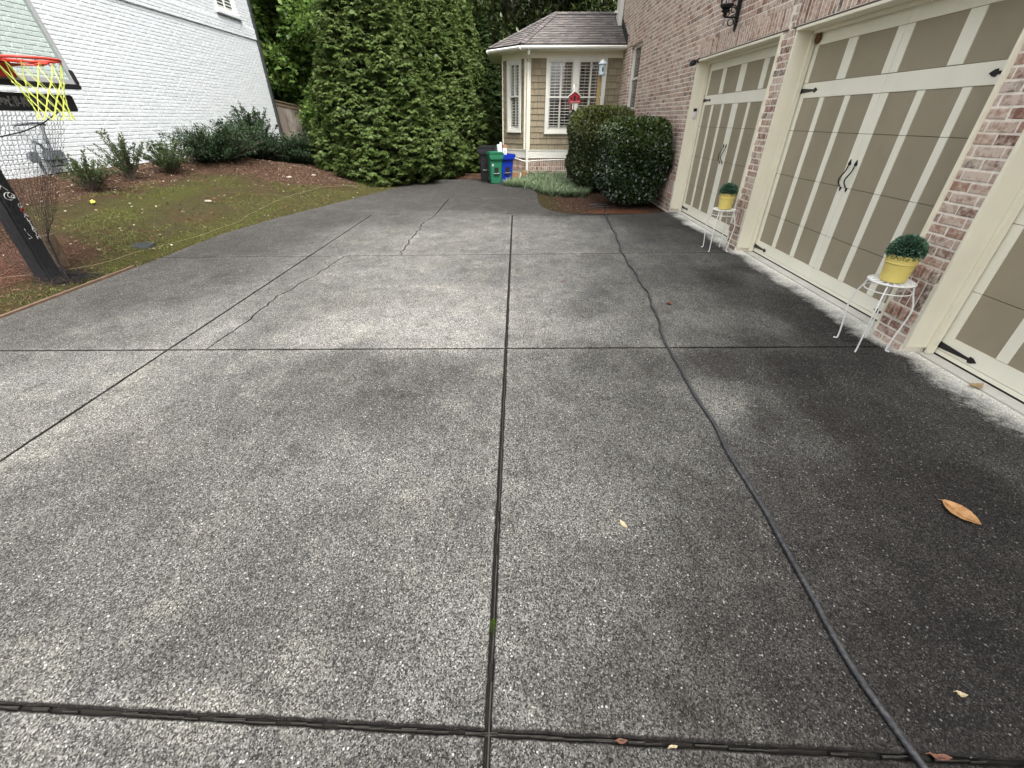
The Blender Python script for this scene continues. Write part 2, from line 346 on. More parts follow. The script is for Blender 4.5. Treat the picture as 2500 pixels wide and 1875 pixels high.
def rowy(i, x):
    return {-1: -1.3, 0: .517 - .035 * x, 1: 3.083 + .02 * x, 2: 5.92 + .045 * x, 3: 8.70, 4: 10.72}[i]
def resamp(pts, st=.05):
    out = []
    for (x0, y0), (x1, y1) in zip(pts, pts[1:]):
        n = max(1, int(math.hypot(x1 - x0, y1 - y0) / st)); out += [(x0 + (x1 - x0) * k / n, y0 + (y1 - y0) * k / n) for k in range(n)]
    return out + [pts[-1]]
panels_v = []; panels_f = []; panels_e = []
def panel(outline, gaps, step=.07):
    """outline: ccw corners; gaps: half gap per side"""
    n = len(outline); lines = []
    for i in range(n):
        a = Vector(outline[i]); b = Vector(outline[(i + 1) % n]); d = (b - a).normalized(); nn = Vector((-d.y, d.x)); lines.append((a + nn * gaps[i], d))
    cor = []
    for i in range(n):
        (p, d), (q, e) = lines[i - 1], lines[i]
        den = d.x * e.y - d.y * e.x
        if abs(den) < .03: cor.append(q)
        else: tt = ((q.x - p.x) * e.y - (q.y - p.y) * e.x) / den; cor.append(p + d * tt)
    ring = []
    for i in range(n):
        seg = resamp([tuple(cor[i]), tuple(cor[(i + 1) % n])], .035)[:-1]; ring += seg
    m = len(ring); jit = [(x + random.uniform(-.0022, .0022), y + random.uniform(-.0022, .0022)) for x, y in ring]
    inner = []
    for i in range(m):
        a = Vector(jit[i - 1]); b = Vector(jit[(i + 1) % m]); d = (b - a).normalized(); inner.append(tuple(Vector(jit[i]) + Vector((-d.y, d.x)) * .009))
    xs = [q[0] for q in inner]; ys = [q[1] for q in inner]
    poly = np.array(inner); pts = []
    gx, gy = np.meshgrid(np.arange(min(xs), max(xs), step), np.arange(min(ys), max(ys), step)); gp = np.stack([gx.ravel(), gy.ravel()], 1)
    ins = np.zeros(len(gp), bool)
    for i in range(m):
        x0, y0 = poly[i - 1]; x1, y1 = poly[i]
        c = ((y0 > gp[:, 1]) != (y1 > gp[:, 1]))
        with np.errstate(divide='ignore', invalid='ignore'): ins ^= c & (gp[:, 0] < (x1 - x0) * (gp[:, 1] - y0) / (y1 - y0 + 1e-12) + x0)
    gp = gp[ins]
    dm = np.full(len(gp), 9.)
    for i in range(0, m): dm = np.minimum(dm, np.hypot(gp[:, 0] - poly[i, 0], gp[:, 1] - poly[i, 1]))
    gp = gp[dm > .04]
    vs = [Vector(q) for q in inner] + [Vector(q) for q in gp.tolist()]
    ov, oe, of, *_ = delaunay_2d_cdt(vs, [], [list(range(m))], 1, 1e-6)
    b = len(panels_v); panels_v.extend([(v.x, v.y, 0.) for v in ov]); panels_e.extend([1. if i < m else 0. for i in range(len(ov))]); panels_f.extend([tuple(i + b for i in f) for f in of])
    # rounded lip and side
    b2 = len(panels_v)
    for (x, y), (xi, yi) in zip(jit, inner): panels_v.append((xi, yi, 0.)); panels_v.append((x * .6 + xi * .4, y * .6 + yi * .4, -.0035)); panels_v.append((x, y, -.011)); panels_v.append((x, y, -.07)); panels_e.extend([1., 1., 1., 1.])
    for i in range(m):
        j = (i + 1) % m
        for k in range(3): panels_f.append((b2 + i * 4 + k, b2 + i * 4 + k + 1, b2 + j * 4 + k + 1, b2 + j * 4 + k))
XJ1, XJ2 = -2.85, -.08
def edge_pts(y0, y1):      # left edge from y1 down to y0
    p = [(edge_x(y1), y1)] + [(x, y) for x, y in reversed(EDGE) if y0 < y < y1] + [(edge_x(y0), y0)]; return p
g0, g1, g2, g3 = .008, .0055, .006, .0045; gc, gl = .007, .0055
def col0(i, gb, gt, xr=XJ1, gr=gl):
    yb, yt = rowy(i - 1, -4.8), rowy(i, -4.8)
    e = edge_pts(yb, yt)
    o = [(xr, rowy(i - 1, xr)), (xr, rowy(i, xr))] + e; panel(o, [gr, gt] + [0] * (len(e) - 1) + [gb])
for i, gb, gt in ((0, 0, g0), (1, g0, g1), (2, g1, g2), (3, g2, g3)): col0(i, gb, gt)
for i, gb, gt in ((0, 0, g0), (1, g0, g1)):
    panel([(XJ1, rowy(i - 1, XJ1)), (XJ2, rowy(i - 1, XJ2)), (XJ2, rowy(i, XJ2)), (XJ1, rowy(i, XJ1))], [gb, gc, gt, gl])
def crackline(pts, amp=.016, st=.08):
    p = resamp(pts, st); return [p[0]] + [(x + random.uniform(-amp, amp), y + random.uniform(-amp, amp) * .6) for x, y in p[1:-1]] + [p[-1]]
cr2 = crackline([(-2.54, rowy(1, -2.54)), (-2.53, 3.25), (-2.51, 3.65), (-2.54, 4.25), (-2.43, 4.96), (-2.37, rowy(2, -2.37))])
cr1 = crackline([(-1.62, rowy(2, -1.62)), (-1.63, 6.39), (-1.68, 6.97), (-1.66, 7.6), (-1.70, 7.8), (-1.61, 8.70)], .03)
for i, cr, gb, gt, hg in ((2, cr2, g1, g2, .0014), (3, cr1, g2, g3, .0026)):
    n = len(cr) - 1
    panel([(XJ1, rowy(i - 1, XJ1))] + cr + [(XJ1, rowy(i, XJ1))], [gb] + [hg] * n + [gt, gl])
    panel([(XJ2, rowy(i - 1, XJ2)), (XJ2, rowy(i, XJ2))] + cr[::-1], [gc, gt] + [hg] * n + [gb])
XR = 3.245
for i, gb, gt in ((0, 0, g0), (1, g0, g1), (2, g1, g2)):
    panel([(XJ2, rowy(i - 1, XJ2)), (XR, rowy(i - 1, XR)), (XR, rowy(i, XR)), (XJ2, rowy(i, XJ2))], [gb, .004, gt, gc])
panel([(XJ2, rowy(2, XJ2)), (XR, rowy(2, XR)), (XR, 9.1), (3.0, 9.07), (2.54, 8.93), (2.1, 8.8), (1.76, 8.73), (1.4, 8.70), (XJ2, 8.70)], [g2, .004, 0, 0, 0, 0, 0, g3, gc])
X4 = -1.6; ep = edge_pts(8.70, 10.72)
panel([(X4, 8.70), (X4, 10.72)] + ep, [.005, .004] + [0] * (len(ep) - 1) + [g3])
panel([(X4, 8.70), (1.4, 8.70), (1.12, 8.83), (.88, 9.0), (.71, 9.22), (.57, 9.6), (.51, 10.04), (.51, 10.72), (X4, 10.72)], [g3] + [0] * 6 + [.004, .005])
ep = edge_pts(10.72, 14.4)
panel([(.51, 10.72), (.52, 11.54), (.45, 12.2), (.31, 12.64), (-.05, 13.05), (-.3, 13.3), (-.25, 14.4)] + ep, [0] * 6 + [0] + [0] * (len(ep) - 1) + [.004])
PV = np.array(panels_v)
me = bpy.data.meshes.new('driveway'); me.from_pydata(panels_v, [], panels_f); me.update()
ea = me.attributes.new('edge', 'FLOAT', 'POINT'); ea.data.foreach_set('value', np.array(panels_e, np.float32))
at = me.attributes.new('slab_tone', 'FLOAT', 'POINT'); sv_ = slab_tone(PV[:, :2]); sv_ = np.where(PV[:, 2] < -.003, .010, sv_); at.data.foreach_set('value', sv_.astype(np.float32))
tag(link_mesh('driveway', me, M_drive, None), kind='structure')
mb = MB(); mb.add([(-4.8, -1.3, -.024), (3.7, -1.3, -.024), (3.7, 9.05, -.024), (.4, 9.05, -.024), (.4, 12, -.024), (-.3, 13, -.024), (-.3, 14.35, -.024), (-2.6, 14.35, -.024), (-3.5, 11.5, -.024), (-4.8, 7.5, -.024)], [tuple(range(10))])
tag(mb.build('driveway_joint_soil', M_joint), kind='structure')
mb = MB(); ln = crackline([(-.079, -1.0), (-.077, .48), (-.079, 4), (-.079, 8.69)], .0016, .06)
for (x0, y0), (x1, y1) in zip(ln, ln[1:]):
    if random.random() < .86: mb.add([(x0 - .0025, y0, -.008), (x0 + .0025, y0, -.008), (x1 + .0025, y1, -.008), (x1 - .0025, y1, -.008), (x0 - .0035, y0, -.03), (x0 + .0035, y0, -.03), (x1 + .0035, y1, -.03), (x1 - .0035, y1, -.03)], [(0, 1, 2, 3), (0, 4, 5, 1), (3, 7, 6, 2), (0, 3, 7, 4), (1, 5, 6, 2)])
for _r in range(2):
    ln = crackline([(-4.8, rowy(0, -4.8) - .002), (3.2, rowy(0, 3.2) - .002)], .0012, .05)
    for (x0, y0), (x1, y1) in zip(ln, ln[1:]):
        y0 += -.002 + _r * .0035 + random.uniform(-.001, .001); y1 = y0 + random.uniform(-.0015, .0015)
        if random.random() < .42: mb.add([(x0, y0 - .0014, -.007), (x1, y1 - .0014, -.007), (x1, y1 + .0014, -.008), (x0, y0 + .0014, -.008), (x0, y0 - .0014, -.03), (x1, y1 - .0014, -.03)], [(0, 1, 2, 3), (0, 4, 5, 1)])
tag(mb.build('driveway_joint_filler', paint('old_joint_filler', (.036, .033, .028), .9, .5, .8, (.012, .011, .01), 25)), kind='structure')
# light concrete threshold between the drive and the doors
t = NT('threshold_concrete'); p = t.pos(); n = t.noise(p, 3, 6, .7).outputs[0]; n2 = t.noise(p, 120, 3, .7).outputs[0]; n3 = t.noise(p, 9, 6, .75).outputs[0]
c = t.mix(t.rng(n, .3, .7), (.55, .53, .47), (.70, .68, .62)); c = t.mix(t.rng(n3, .55, .72, 0, .6), c, (.22, .19, .15)); c = t.mix(t.rng(n2, .55, .7, 0, .3), c, (.3, .28, .25)); t.bump(n2, .3, .002)
M_thr = t.fin(c, .85)
mb = MB(); ring = crackline([(3.255, -1.3), (3.255, 9.12)], .004, .12)
mb.prism(ring[::-1] + [(3.252, -1.3), (3.75, -1.3), (3.75, 9.12)], -.08, .002)
tag(mb.build('garage_threshold', M_thr), kind='structure')

# ---------------------------------------------------------------- terrain
def vnoise(x, y, s, seed=0):
    r = np.random.default_rng(seed); T = r.random((64, 64)); X = x * s; Y = y * s; xi = np.floor(X).astype(int); yi = np.floor(Y).astype(int); fx = X - xi; fy = Y - yi
    fx = fx * fx * (3 - 2 * fx); fy = fy * fy * (3 - 2 * fy); a = T[xi % 64, yi % 64]; b = T[(xi + 1) % 64, yi % 64]; c = T[xi % 64, (yi + 1) % 64]; d = T[(xi + 1) % 64, (yi + 1) % 64]
    return (a * (1 - fx) + b * fx) * (1 - fy) + (c * (1 - fx) + d * fx) * fy
gx = np.unique(np.concatenate([np.linspace(-150, -14, 12), np.arange(-14, 4, .08), np.linspace(4, 150, 12)]))
gy = np.unique(np.concatenate([np.linspace(-60, 2, 14), np.arange(2, 16.5, .08), np.linspace(16.5, 260, 30)]))
GX, GY = np.meshgrid(gx, gy); gz = np.vectorize(ground_z)(GX, GY)
nzz = (vnoise(GX, GY, 1.3, 1) - .5) * .05 + (vnoise(GX, GY, 5, 2) - .5) * .022
inl = np.vectorize(lambda x, y: ss(0, .5, edge_x(min(y, 14.4)) - x))(GX, GY)
island = ((GX > .3) & (GY > 8.6)); gz = gz + nzz * (inl + .25 * island)
gz = np.where((GX > 3.0), -.05, gz)
# low mulch mound in front of the big hedge
gz += .10 * np.exp(-(((GX + 6.1) / 1.3) ** 2 + ((GY - 12.2) / 1.1) ** 2))
def blob(cx, cy, rx, ry, p=2.): return np.exp(-((np.abs(GX - cx) / rx) ** p + (np.abs(GY - cy) / ry) ** p))
wn2 = vnoise(GX, GY, 2.2, 5) * .6 + vnoise(GX, GY, 6, 6) * .4
mulch = np.clip(blob(-7.9, 9.6, 1.0, 3.2, 3) + blob(-6.1, 12.2, 1.9, 1.5, 3) + blob(-8.6, 6.5, .9, 3, 4) + blob(2.4, 10.6, 1.7, 2.4, 4) + .35 * blob(-5.5, 9.5, .8, 1.4) + blob(-3, 16, 4, 3, 4), 0, 1)
straw = np.clip(blob(-6.1, 4.5, .8, 1.4, 3) + blob(-7.4, 5.2, .6, 1.0, 3), 0, 1)
moss = .72 * np.clip(1.1 * blob(-6.6, 8.8, .45, 1.3) + .8 * blob(-6.3, 7.0, .6, .8) + .9 * blob(-4.95, 8.3, .25, 1.8) + .7 * blob(-4.2, 11.2, .7, 1.2) + .9 * blob(-5.1, 5.8, .2, 1.6) + .7 * blob(.9, 10.4, .45, .7) + .5 * blob(-.9, 15.2, 1.8, .6), 0, 1)
clay = np.clip(blob(1.9, 9.15, .55, .35) + .5 * blob(2.6, 9.2, .4, .3), 0, 1)
TV = np.stack([GX.ravel(), GY.ravel(), gz.ravel()], 1); ny, nx = GX.shape
ii = (np.arange(ny - 1)[:, None] * nx + np.arange(nx - 1)[None, :]).ravel(); TF = np.stack([ii, ii + 1, ii + nx + 1, ii + nx], 1)
t = NT('yard_ground'); p = t.pos(); A = lambda n: t.node('ShaderNodeAttribute', attribute_name=n).outputs['Fac']
n1 = t.noise(p, 14, 6, .75).outputs[0]; n2 = t.noise(p, 70, 4, .75).outputs[0]; n3 = t.noise(p, 3, 5, .7).outputs[0]; v = t.vor(t.scalev(p, (1, 2.2, 1)), 45)
vs_ = t.node('ShaderNodeSeparateColor'); t.set(vs_.inputs[0], v.outputs['Color'])
grass = t.mix(t.rng(n1, .35, .65), (.034, .027, .014), (.065, .062, .020)); grass = t.mix(t.rng(n2, .5, .7), grass, (.12, .10, .055))
grass = t.mix(t.rng(n3, .5, .64, 0, .75), grass, (.075, .042, .024))
mo = t.mix(t.rng(n2, .35, .65), (.042, .046, .012), (.088, .092, .024)); mu = t.ramp(vs_.outputs[0], [(0, (.022, .012, .008)), (.45, (.055, .028, .017)), (.8, (.10, .055, .035)), (.95, (.22, .16, .11))])
stw = t.mix(t.rng(n2, .35, .65), (.042, .024, .016), (.085, .046, .030)); cl = t.mix(t.rng(n1, .35, .65), (.11, .045, .022), (.22, .09, .045))
nf = t.M('MULTIPLY', t.M('ADD', t.M('SUBTRACT', n1, .5), t.M('SUBTRACT', n2, .5)), 1.1)
def msk(nm, a=.35, b=.65): return t.rng(t.M('ADD', A(nm), nf), a, b)
c = t.mix(t.M('MULTIPLY', msk('moss'), t.rng(n3, .38, .58, .25, 1)), grass, mo); c = t.mix(msk('mulch'), c, mu); c = t.mix(msk('straw'), c, stw); c = t.mix(msk('clay'), c, cl)
t.bump(t.M('ADD', n2, t.M('ADD', n1, v.outputs['Distance'])), 1, .02); M_ground = t.fin(c, .95, 0, .1)
o = np_mesh('ground', TV, TF, M_ground, None, {'mulch': mulch.ravel(), 'straw': straw.ravel(), 'moss': moss.ravel(), 'clay': clay.ravel()}); o.data.polygons.foreach_set('use_smooth', [True] * len(TF)); tag(o, kind='structure')
_gc = {}
def gz_at(x, y):
    xi = np.searchsorted(gx, x) - 1; yi = np.searchsorted(gy, y) - 1; fx = (x - gx[xi]) / (gx[xi + 1] - gx[xi]); fy = (y - gy[yi]) / (gy[yi + 1] - gy[yi])
    return float(gz[yi, xi] * (1 - fx) * (1 - fy) + gz[yi, xi + 1] * fx * (1 - fy) + gz[yi + 1, xi] * (1 - fx) * fy + gz[yi + 1, xi + 1] * fx * fy)
def gz_arr(x, y):
    xi = np.clip(np.searchsorted(gx, x) - 1, 0, len(gx) - 2); yi = np.clip(np.searchsorted(gy, y) - 1, 0, len(gy) - 2); fx = (x - gx[xi]) / (gx[xi + 1] - gx[xi]); fy = (y - gy[yi]) / (gy[yi + 1] - gy[yi])
    return gz[yi, xi] * (1 - fx) * (1 - fy) + gz[yi, xi + 1] * fx * (1 - fy) + gz[yi + 1, xi] * (1 - fx) * fy + gz[yi + 1, xi + 1] * fx * fy

# ---------------------------------------------------------------- brick house with the three garage doors and the bay
REDS_ = [(.30, .16, .13), (.22, .10, .085), (.36, .22, .18), (.17, .085, .075), (.42, .29, .25), (.26, .135, .12), (.33, .19, .15), (.12, .09, .08), (.38, .25, .22), (.24, .12, .10), (.29, .17, .15), (.20, .11, .095)]
REDS = [(r_ * 1.04 + .03, g_ * 1.0 + .025, b_ * .88 + .018) for r_, g_, b_ in REDS_]
M_brick = brickmat('tumbled_red_brick', REDS, (.475, .70, .0, .85), (.66, .55, .46))
M_mortar = brickmat('cream_mortar', None, None, (.86, .79, .69), True)
M_cream = paint('cream_trim_paint', (.82, .775, .62), .42, .05, .12, (.42, .38, .27), 1.5, .15, 150)
M_doorcream = paint('cream_door_paint', (.86, .83, .70), .4, .03, .06, (.45, .41, .3), 2, .2, 180)
M_khaki = paint('khaki_panel_paint', (.32, .275, .195), .45, .05, .15, (.25, .215, .155), 2.5, .2, 160)
M_black = paint('black_iron', (.012, .012, .014), .35, .1, 0, scale=20)
M_darkgap = paint('dark_gap', (.015, .013, .011), .9)
M_lintel = paint('brown_steel_lintel', (.07, .045, .038), .6, .2, .4, (.12, .07, .05), 8)
M_white = paint('white_painted_wood', (.74, .73, .66), .4, .05, .15, (.5, .47, .38), 2)
HX = XW
house = empty('brick_house', (4.5, 8, 0), 'red brick house with three cream garage doors and a khaki shingled bay', 'house')
opens = [(c - HW, c + HW) for c in YC]
WIN = (13.58, 14.72, 1.80, 3.28)       # window by the bay
BAYY = 15.8
ZT = 7.2
def spans_main(z):
    s = [(-3.0, 16.9)]
    if z < ZH + .008: s = cut(s, opens)
    if WIN[2] - .08 < z < WIN[3]: s = cut(s, [WIN[:2]])
    return s
def low(sp):   # base courses only on piers and the wall up to the bay
    return sp
br = MB()
U = (0, 1, 0); N = (-1, 0, 0)
SP = lambda z: cut([(-3.0, 16.0)], opens)
WEP = .02      # extra projection of the base
lay(br, (HX - WEP, 0, 0), U, N, SP, -.02, .215)
lay(br, (HX - WEP - .012, 0, 0), U, N, SP, .215, .322, L=.0715, Hc=.107, bond=0, jit=.0025, d=.014)
lay(br, (HX - WEP, 0, 0), U, N, SP, .322, .545, L=.0715, Hc=.223, bond=0, jit=.002)
lay(br, (HX - .012, 0, 0), U, N, SP, .545, .648, L=.0715, Hc=.103, bond=0, jit=.0025, d=.02)
top = .648
# running bond with soldier courses over the doors
def spans_run(z):
    s = spans_main(z)
    if ZH + .02 < z < ZH + .235: s = cut(s, [(a - .1, b + .1) for a, b in opens])
    return s
lay(br, (HX, 0, 0), U, N, spans_run, top, ZT, off=.05)
lay(br, (HX, 0, 0), U, N, lambda z: [(a - .1, b + .1) for a, b in opens], ZH + .02, ZH + .238, L=.0715, Hc=.218, bond=0)
# returns inside the window and at the pier sides
for (ya, sgn) in ((WIN[0], 1), (WIN[1], -1)):
    pass
br.build('brickwork', M_brick, house)
mo = MB()
def wall_box(y0, y1, z0, z1, x=HX): mo.box(x, x + .22, y0, y1, z0, z1)
ycuts = sorted([a for o in opens for a in o])
prev = -3.0
for a, b in sorted(opens): wall_box(prev, a, -.05, ZH); prev = b
wall_box(prev, 16.9, -.05, WIN[2]); wall_box(prev, WIN[0], WIN[2], ZH); wall_box(WIN[1], 16.9, WIN[2], WIN[3])
wall_box(-3.0, WIN[0], ZH, WIN[3]); wall_box(-3.0, 16.9, WIN[3], ZT)
prev = -3.0
for a, b in sorted(opens): mo.box(HX - WEP, HX - .001, prev, a, -.05, .56); prev = b
mo.box(HX - WEP, HX - .001, prev, 16.0, -.05, .56)
mo.build('mortar_wall', M_mortar, house)
# dark inside so nothing shines through + house mass behind
mb = MB(); mb.box(3.9, 10, -3, 16.9, -.05, ZT); mb.box(3.376, 3.9, -3.0, 16.9, ZH + .1, WIN[2] + 0 if False else ZH + .12)
mb.build('inner_mass', M_darkgap, house)
mb = MB(); mb.extr([(HX - .45, -3.3, ZT - .05), (7, -3.3, ZT + 2.2), (10.5, -3.3, ZT - .05)], (0, 20.4, 0)); mb.build('roof', paint('grey_shingle_roof', (.09, .085, .08), .9, .2), house)
# white upper frame glimpsed past the bay roof
mb = MB(); mb.bbox(HX - .13, HX - .02, 16.4, 16.9, 3.95, ZT - .3); mb.bbox(HX - .2, HX - .1, 16.75, 16.9, 4.3, 4.36)
mb.build('corner_board', M_white, house)

# garage doors -------------------------------------------------
SEAM = [.05, .525, 1.0, 1.475, 1.945]
def strap(c, ydir, z):       # spear shaped hinge strap, on the door face
    m = MB(); y = c; L = .36
    pts = [(0, -.028), (.28, -.010), (.295, -.009), (.302, -.024), (.325, -.021), (.36, 0), (.325, .021), (.302, .024), (.295, .009), (.28, .010), (0, .028)]
    m.extr([(XD - .006, y + ydir * a, z + b) for a, b in pts], (.007, 0, 0)); m.lathe([(.009, -.003), (.009, .003)], (XD - .008, y + ydir * .06, z), 8); return m
def swirl_handle(yc, z):
    m = MB(); pts = []
    for i in range(15):
        q = i / 14; pts.append((XD - .012 - .035 * math.sin(math.pi * q), yc + .022 * math.sin(2 * math.pi * q), z - .10 + .2 * q))
    m.tube(pts, [.004] + [.0065] * 13 + [.004], 8)
    for s_, zz in ((1, z + .115), (-1, z - .11)):
        h = .045 if s_ > 0 else .028; w = .02 if s_ > 0 else .012
        o = [(XD - .01, yc, zz + s_ * h * .9), (XD - .01, yc - w, zz), (XD - .01, yc - w * .5, zz - s_ * .014), (XD - .01, yc + w * .5, zz - s_ * .014), (XD - .01, yc + w, zz)]
        m.extr(o, (.008, 0, 0))
    return m
for di, yc in enumerate(YC):
    F = MB(); g = .0018
    def seg(y0, y1, z0, z1, x=XD, rails=True):      # cream overlay, cut at section seams
        zs = [z0] + [s for s in SEAM if z0 + .02 < s < z1 - .02] + [z1]
        for a, b in zip(zs, zs[1:]): F.bbox(x, x + .012, y0, y1, a + g, b - g, .002)
    H = HW - .002
    inner = H
    for s in (-1, 1):
        def yy(a, b): return (yc + s * a, yc + s * b) if s > 0 else (yc + s * b, yc + s * a)
        seg(*yy(1.25, H), .014, 2.42)                 # outer stile
        seg(*yy(.0015, .095), .175, 1.80); seg(*yy(.0015, .095), 1.947, 2.29)
        seg(*yy(.42, .50), .175, 1.80); seg(*yy(.845, .925), .175, 1.80)
        seg(*yy(.605, .745), 1.947, 2.29)
        seg(*yy(.0015, 1.25), .014, .175); seg(*yy(.0015, 1.25), 1.80, 1.945); seg(*yy(.0015, 1.25), 2.29, 2.42)
    fr = F.build('garage_door', M_doorcream, house)
    back = MB(); back.box(XD + .02, XD + .05, yc - H, yc + H, 0, 2.44); back.build('core', M_darkgap, fr); sl_ = MB(); sl_.box(XD + .002, XD + .03, yc - H, yc + H, .0025, .0145); sl_.build('rubber_seal', M_darkgap, fr)
    for s in (-1, 1):
        for (a, b) in ((.095, .42), (.5, .845), (.925, 1.25)):
            m = MB(); zs = [.17] + [q for q in SEAM if .2 < q < 1.78] + [1.805]
            for z0, z1 in zip(zs, zs[1:]): m.bbox(XD + .008, XD + .022, min(yc + s * a, yc + s * b) - .004, max(yc + s * a, yc + s * b) + .004, z0 + g, z1 - g, .0022)
            m.build('panel', M_khaki, fr)
        for (a, b) in ((.095, .605), (.745, 1.25)):
            m = MB(); m.bbox(XD + .008, XD + .022, min(yc + s * a, yc + s * b) - .004, max(yc + s * a, yc + s * b) + .004, 1.947, 2.295, .002); m.build('panel', M_khaki, fr)
    for s in (-1, 1):
        for z in (1.872, .09): strap(yc + s * (H - .002), -s, z).build('hinge', M_black, fr)
        smooth_by_angle(swirl_handle(yc + s * .045, 1.10).build('handle', M_black, fr), 50)
    # cream casing round the opening
    T = MB()
    for s in (-1, 1):
        ye = yc + s * HW
        y0, y1 = (ye, ye + .028) if s < 0 else (ye - .028, ye)
        T.bbox(HX - .022, XD + .006, y0 + .001, y1 - .001, .045, ZH, .003)
        a, b = (ye + .026, ye + .06) if s < 0 else (ye - .06, ye - .026)
        T.bbox(XD - .065, XD - .012, a, b, .006, ZH - .03, .004)
    T.bbox(HX - .026, XD + .006, yc - HW + .002, yc + HW - .002, ZH - .03, ZH - .002, .003)
    T.bbox(XD - .065, XD - .012, yc - HW + .03, yc + HW - .03, ZH - .062, ZH - .031, .004)
    T.build('door_casing', M_cream, house)
    Lm = MB(); Lm.box(HX - .012, HX + .1, yc - HW - .1, yc + HW + .1, ZH + .001, ZH + .017); Lm.build('steel_lintel', M_lintel, house)

# window by the bay -------------------------------------------
M_glass = NT('window_glass'); M_glass.fin((.02, .022, .022), .03, 0, .6); M_glass = M_glass.m
M_slat = paint('shutter_slats', (.62, .61, .55), .5, .05)
y0, y1, z0, z1 = WIN
f = MB(); X0 = HX + .07
f.bbox(X0, X0 + .06, y0, y0 + .07, z0, z1); f.bbox(X0, X0 + .06, y1 - .07, y1, z0, z1); f.bbox(X0, X0 + .06, y0 + .071, y1 - .071, z1 - .08, z1); f.bbox(X0 - .02, X0 + .06, y0 + .071, y1 - .071, z0, z0 + .06)
f.bbox(X0 + .01, X0 + .05, y0 + .072, y1 - .072, 2.50, 2.55); f.bbox(X0 + .015, X0 + .05, y0 + .072, y0 + .11, z0 + .06, z1 - .08); f.bbox(X0 + .015, X0 + .05, y1 - .11, y1 - .072, z0 + .06, z1 - .08)
wf = f.build('window', M_white, house)
g_ = MB(); g_.box(X0 + .05, X0 + .055, y0 + .07, y1 - .07, z0 + .06, z1 - .08); g_.build('pane', M_glass, wf)
sl = MB()
for k in range(16): sl.box(X0 + .08, X0 + .1, y0 + .12, y1 - .12, z0 + .1 + k * .085, z0 + .14 + k * .085)
sl.build('shutter', M_slat, wf)
si = MB(); lay(si, (HX - .02, 0, 0), U, N, lambda z: [(y0 - .05, y1 + .05)], z0 - .10, z0 - .001, L=.07, Hc=.099, bond=0, d=.02)
si.box(HX - .02, HX + .1, y0 - .05, y1 + .05, z0 - .10, z0 - .005); si.build('brick_sill', M_brick, wf)
for yb, s in ((y1, -1), (y0, 1)): rv = MB(); lay(rv, (HX, yb, 0), (1, 0, 0), (0, s, 0), lambda z: [(0, .07)], z0, z1, L=.07, bond=0, d=.006); rv.build('brick_reveal', M_brick, house)

# bay ----------------------------------------------------------
t = NT('khaki_shingle_siding'); isl = t.island(); n = t.noise(t.scalev(t.pos(), (6, 6, 1)), 12, 4, .7).outputs[0]
c = t.mix(isl, (.235, .195, .125), (.295, .25, .17)); c = t.mix(t.rng(n, .45, .75, 0, .35), c, (.17, .145, .1)); t.bump(n, .3, .003); M_shing = t.fin(c, .8)
C1 = Vector((.32, BAYY, 0)); C2 = Vector((-.44, BAYY + .76, 0)); C3 = Vector((-.44, 18.6, 0)); CW = Vector((HX, BAYY, 0))
faces = [(CW, C1), (C1, C2), (C2, C3)]
ZS0, ZS1 = .73, 3.13
sh = MB(); frz = MB(); base = MB(); bmor = MB(); skirt = MB()
WW = {0: [(HX - 2.70, HX - .88, 1.19, 3.16)], 1: [(.22, .86, 1.19, 3.10)], 2: []}
for i, (a, b) in enumerate(faces):
    d = (b - a); Lg = d.length; u = d.normalized(); n = Vector((u.y, -u.x, 0))
    if n.dot(Vector((0, -1, 0)) if i < 2 else Vector((-1, 0, 0))) < 0: n = -n
    rowh = .165; z = ZS0; r = 0
    while z < ZS1 - .03:
        zt = min(z + rowh, ZS1); holes = [(h[0], h[1]) for h in WW[i] if h[2] < (z + zt) / 2 < h[3]]
        for s0, s1 in cut([(0, Lg)], holes):
            x = s0 + 0.0
            while x < s1 - .005:
                w = random.choice((.1, .14, .17, .2, .24)); x2 = min(s1, x + w)
                if s1 - x2 < .04: x2 = s1
                dd = random.uniform(0, .002)
                p0 = a + u * (x + .0035); p1 = a + u * (x2 - .0035)
                q = lambda p, zz, o: p + n * o + Vector((0, 0, zz))
                sh.add([q(p0, z, 0), q(p1, z, 0), q(p1, z, .024 + dd), q(p0, z, .024 + dd), q(p0, zt + .004, 0), q(p1, zt + .004, 0), q(p1, zt + .004, .004), q(p0, zt + .004, .004)], [(0, 1, 2, 3), (3, 2, 6, 7), (0, 3, 7, 4), (1, 5, 6, 2)])
                x = x2
        z += rowh; r += 1
    nn = n
    frz.obox((a + b) / 2 + nn * .018 + Vector((0, 0, 3.2)), u, nn, (0, 0, 1), Lg / 2 + .02, .018, .075)
    skirt.obox((a + b) / 2 + nn * .012 + Vector((0, 0, .61)), u, nn, (0, 0, 1), Lg / 2 + .012, .014, .118)
    skirt.obox((a + b) / 2 + nn * .022 + Vector((0, 0, .722)), u, nn, (0, 0, 1), Lg / 2 + .022, .02, .012)
    lay(base, a - nn * .03, u, nn, lambda z: [(-.0, Lg)], -.02, .135); lay(base, a - nn * .03, u, nn, lambda z: [(0, Lg)], .135, .235, L=.0715, Hc=.1, bond=0, d=.018, jit=.003)
    lay(base, a - nn * .03, u, nn, lambda z: [(0, Lg)], .235, .40, L=.0715, Hc=.165, bond=0); lay(base, a - nn * .03, u, nn, lambda z: [(0, Lg)], .40, .495, L=.0715, Hc=.095, bond=0, d=.016, jit=.003)
sh.build('shingle_wall', M_shing, house); frz.build('frieze_board', M_cream, house); skirt.build('skirt_board', M_white, house); 
base.build('bay_brick_base', M_brick, house)
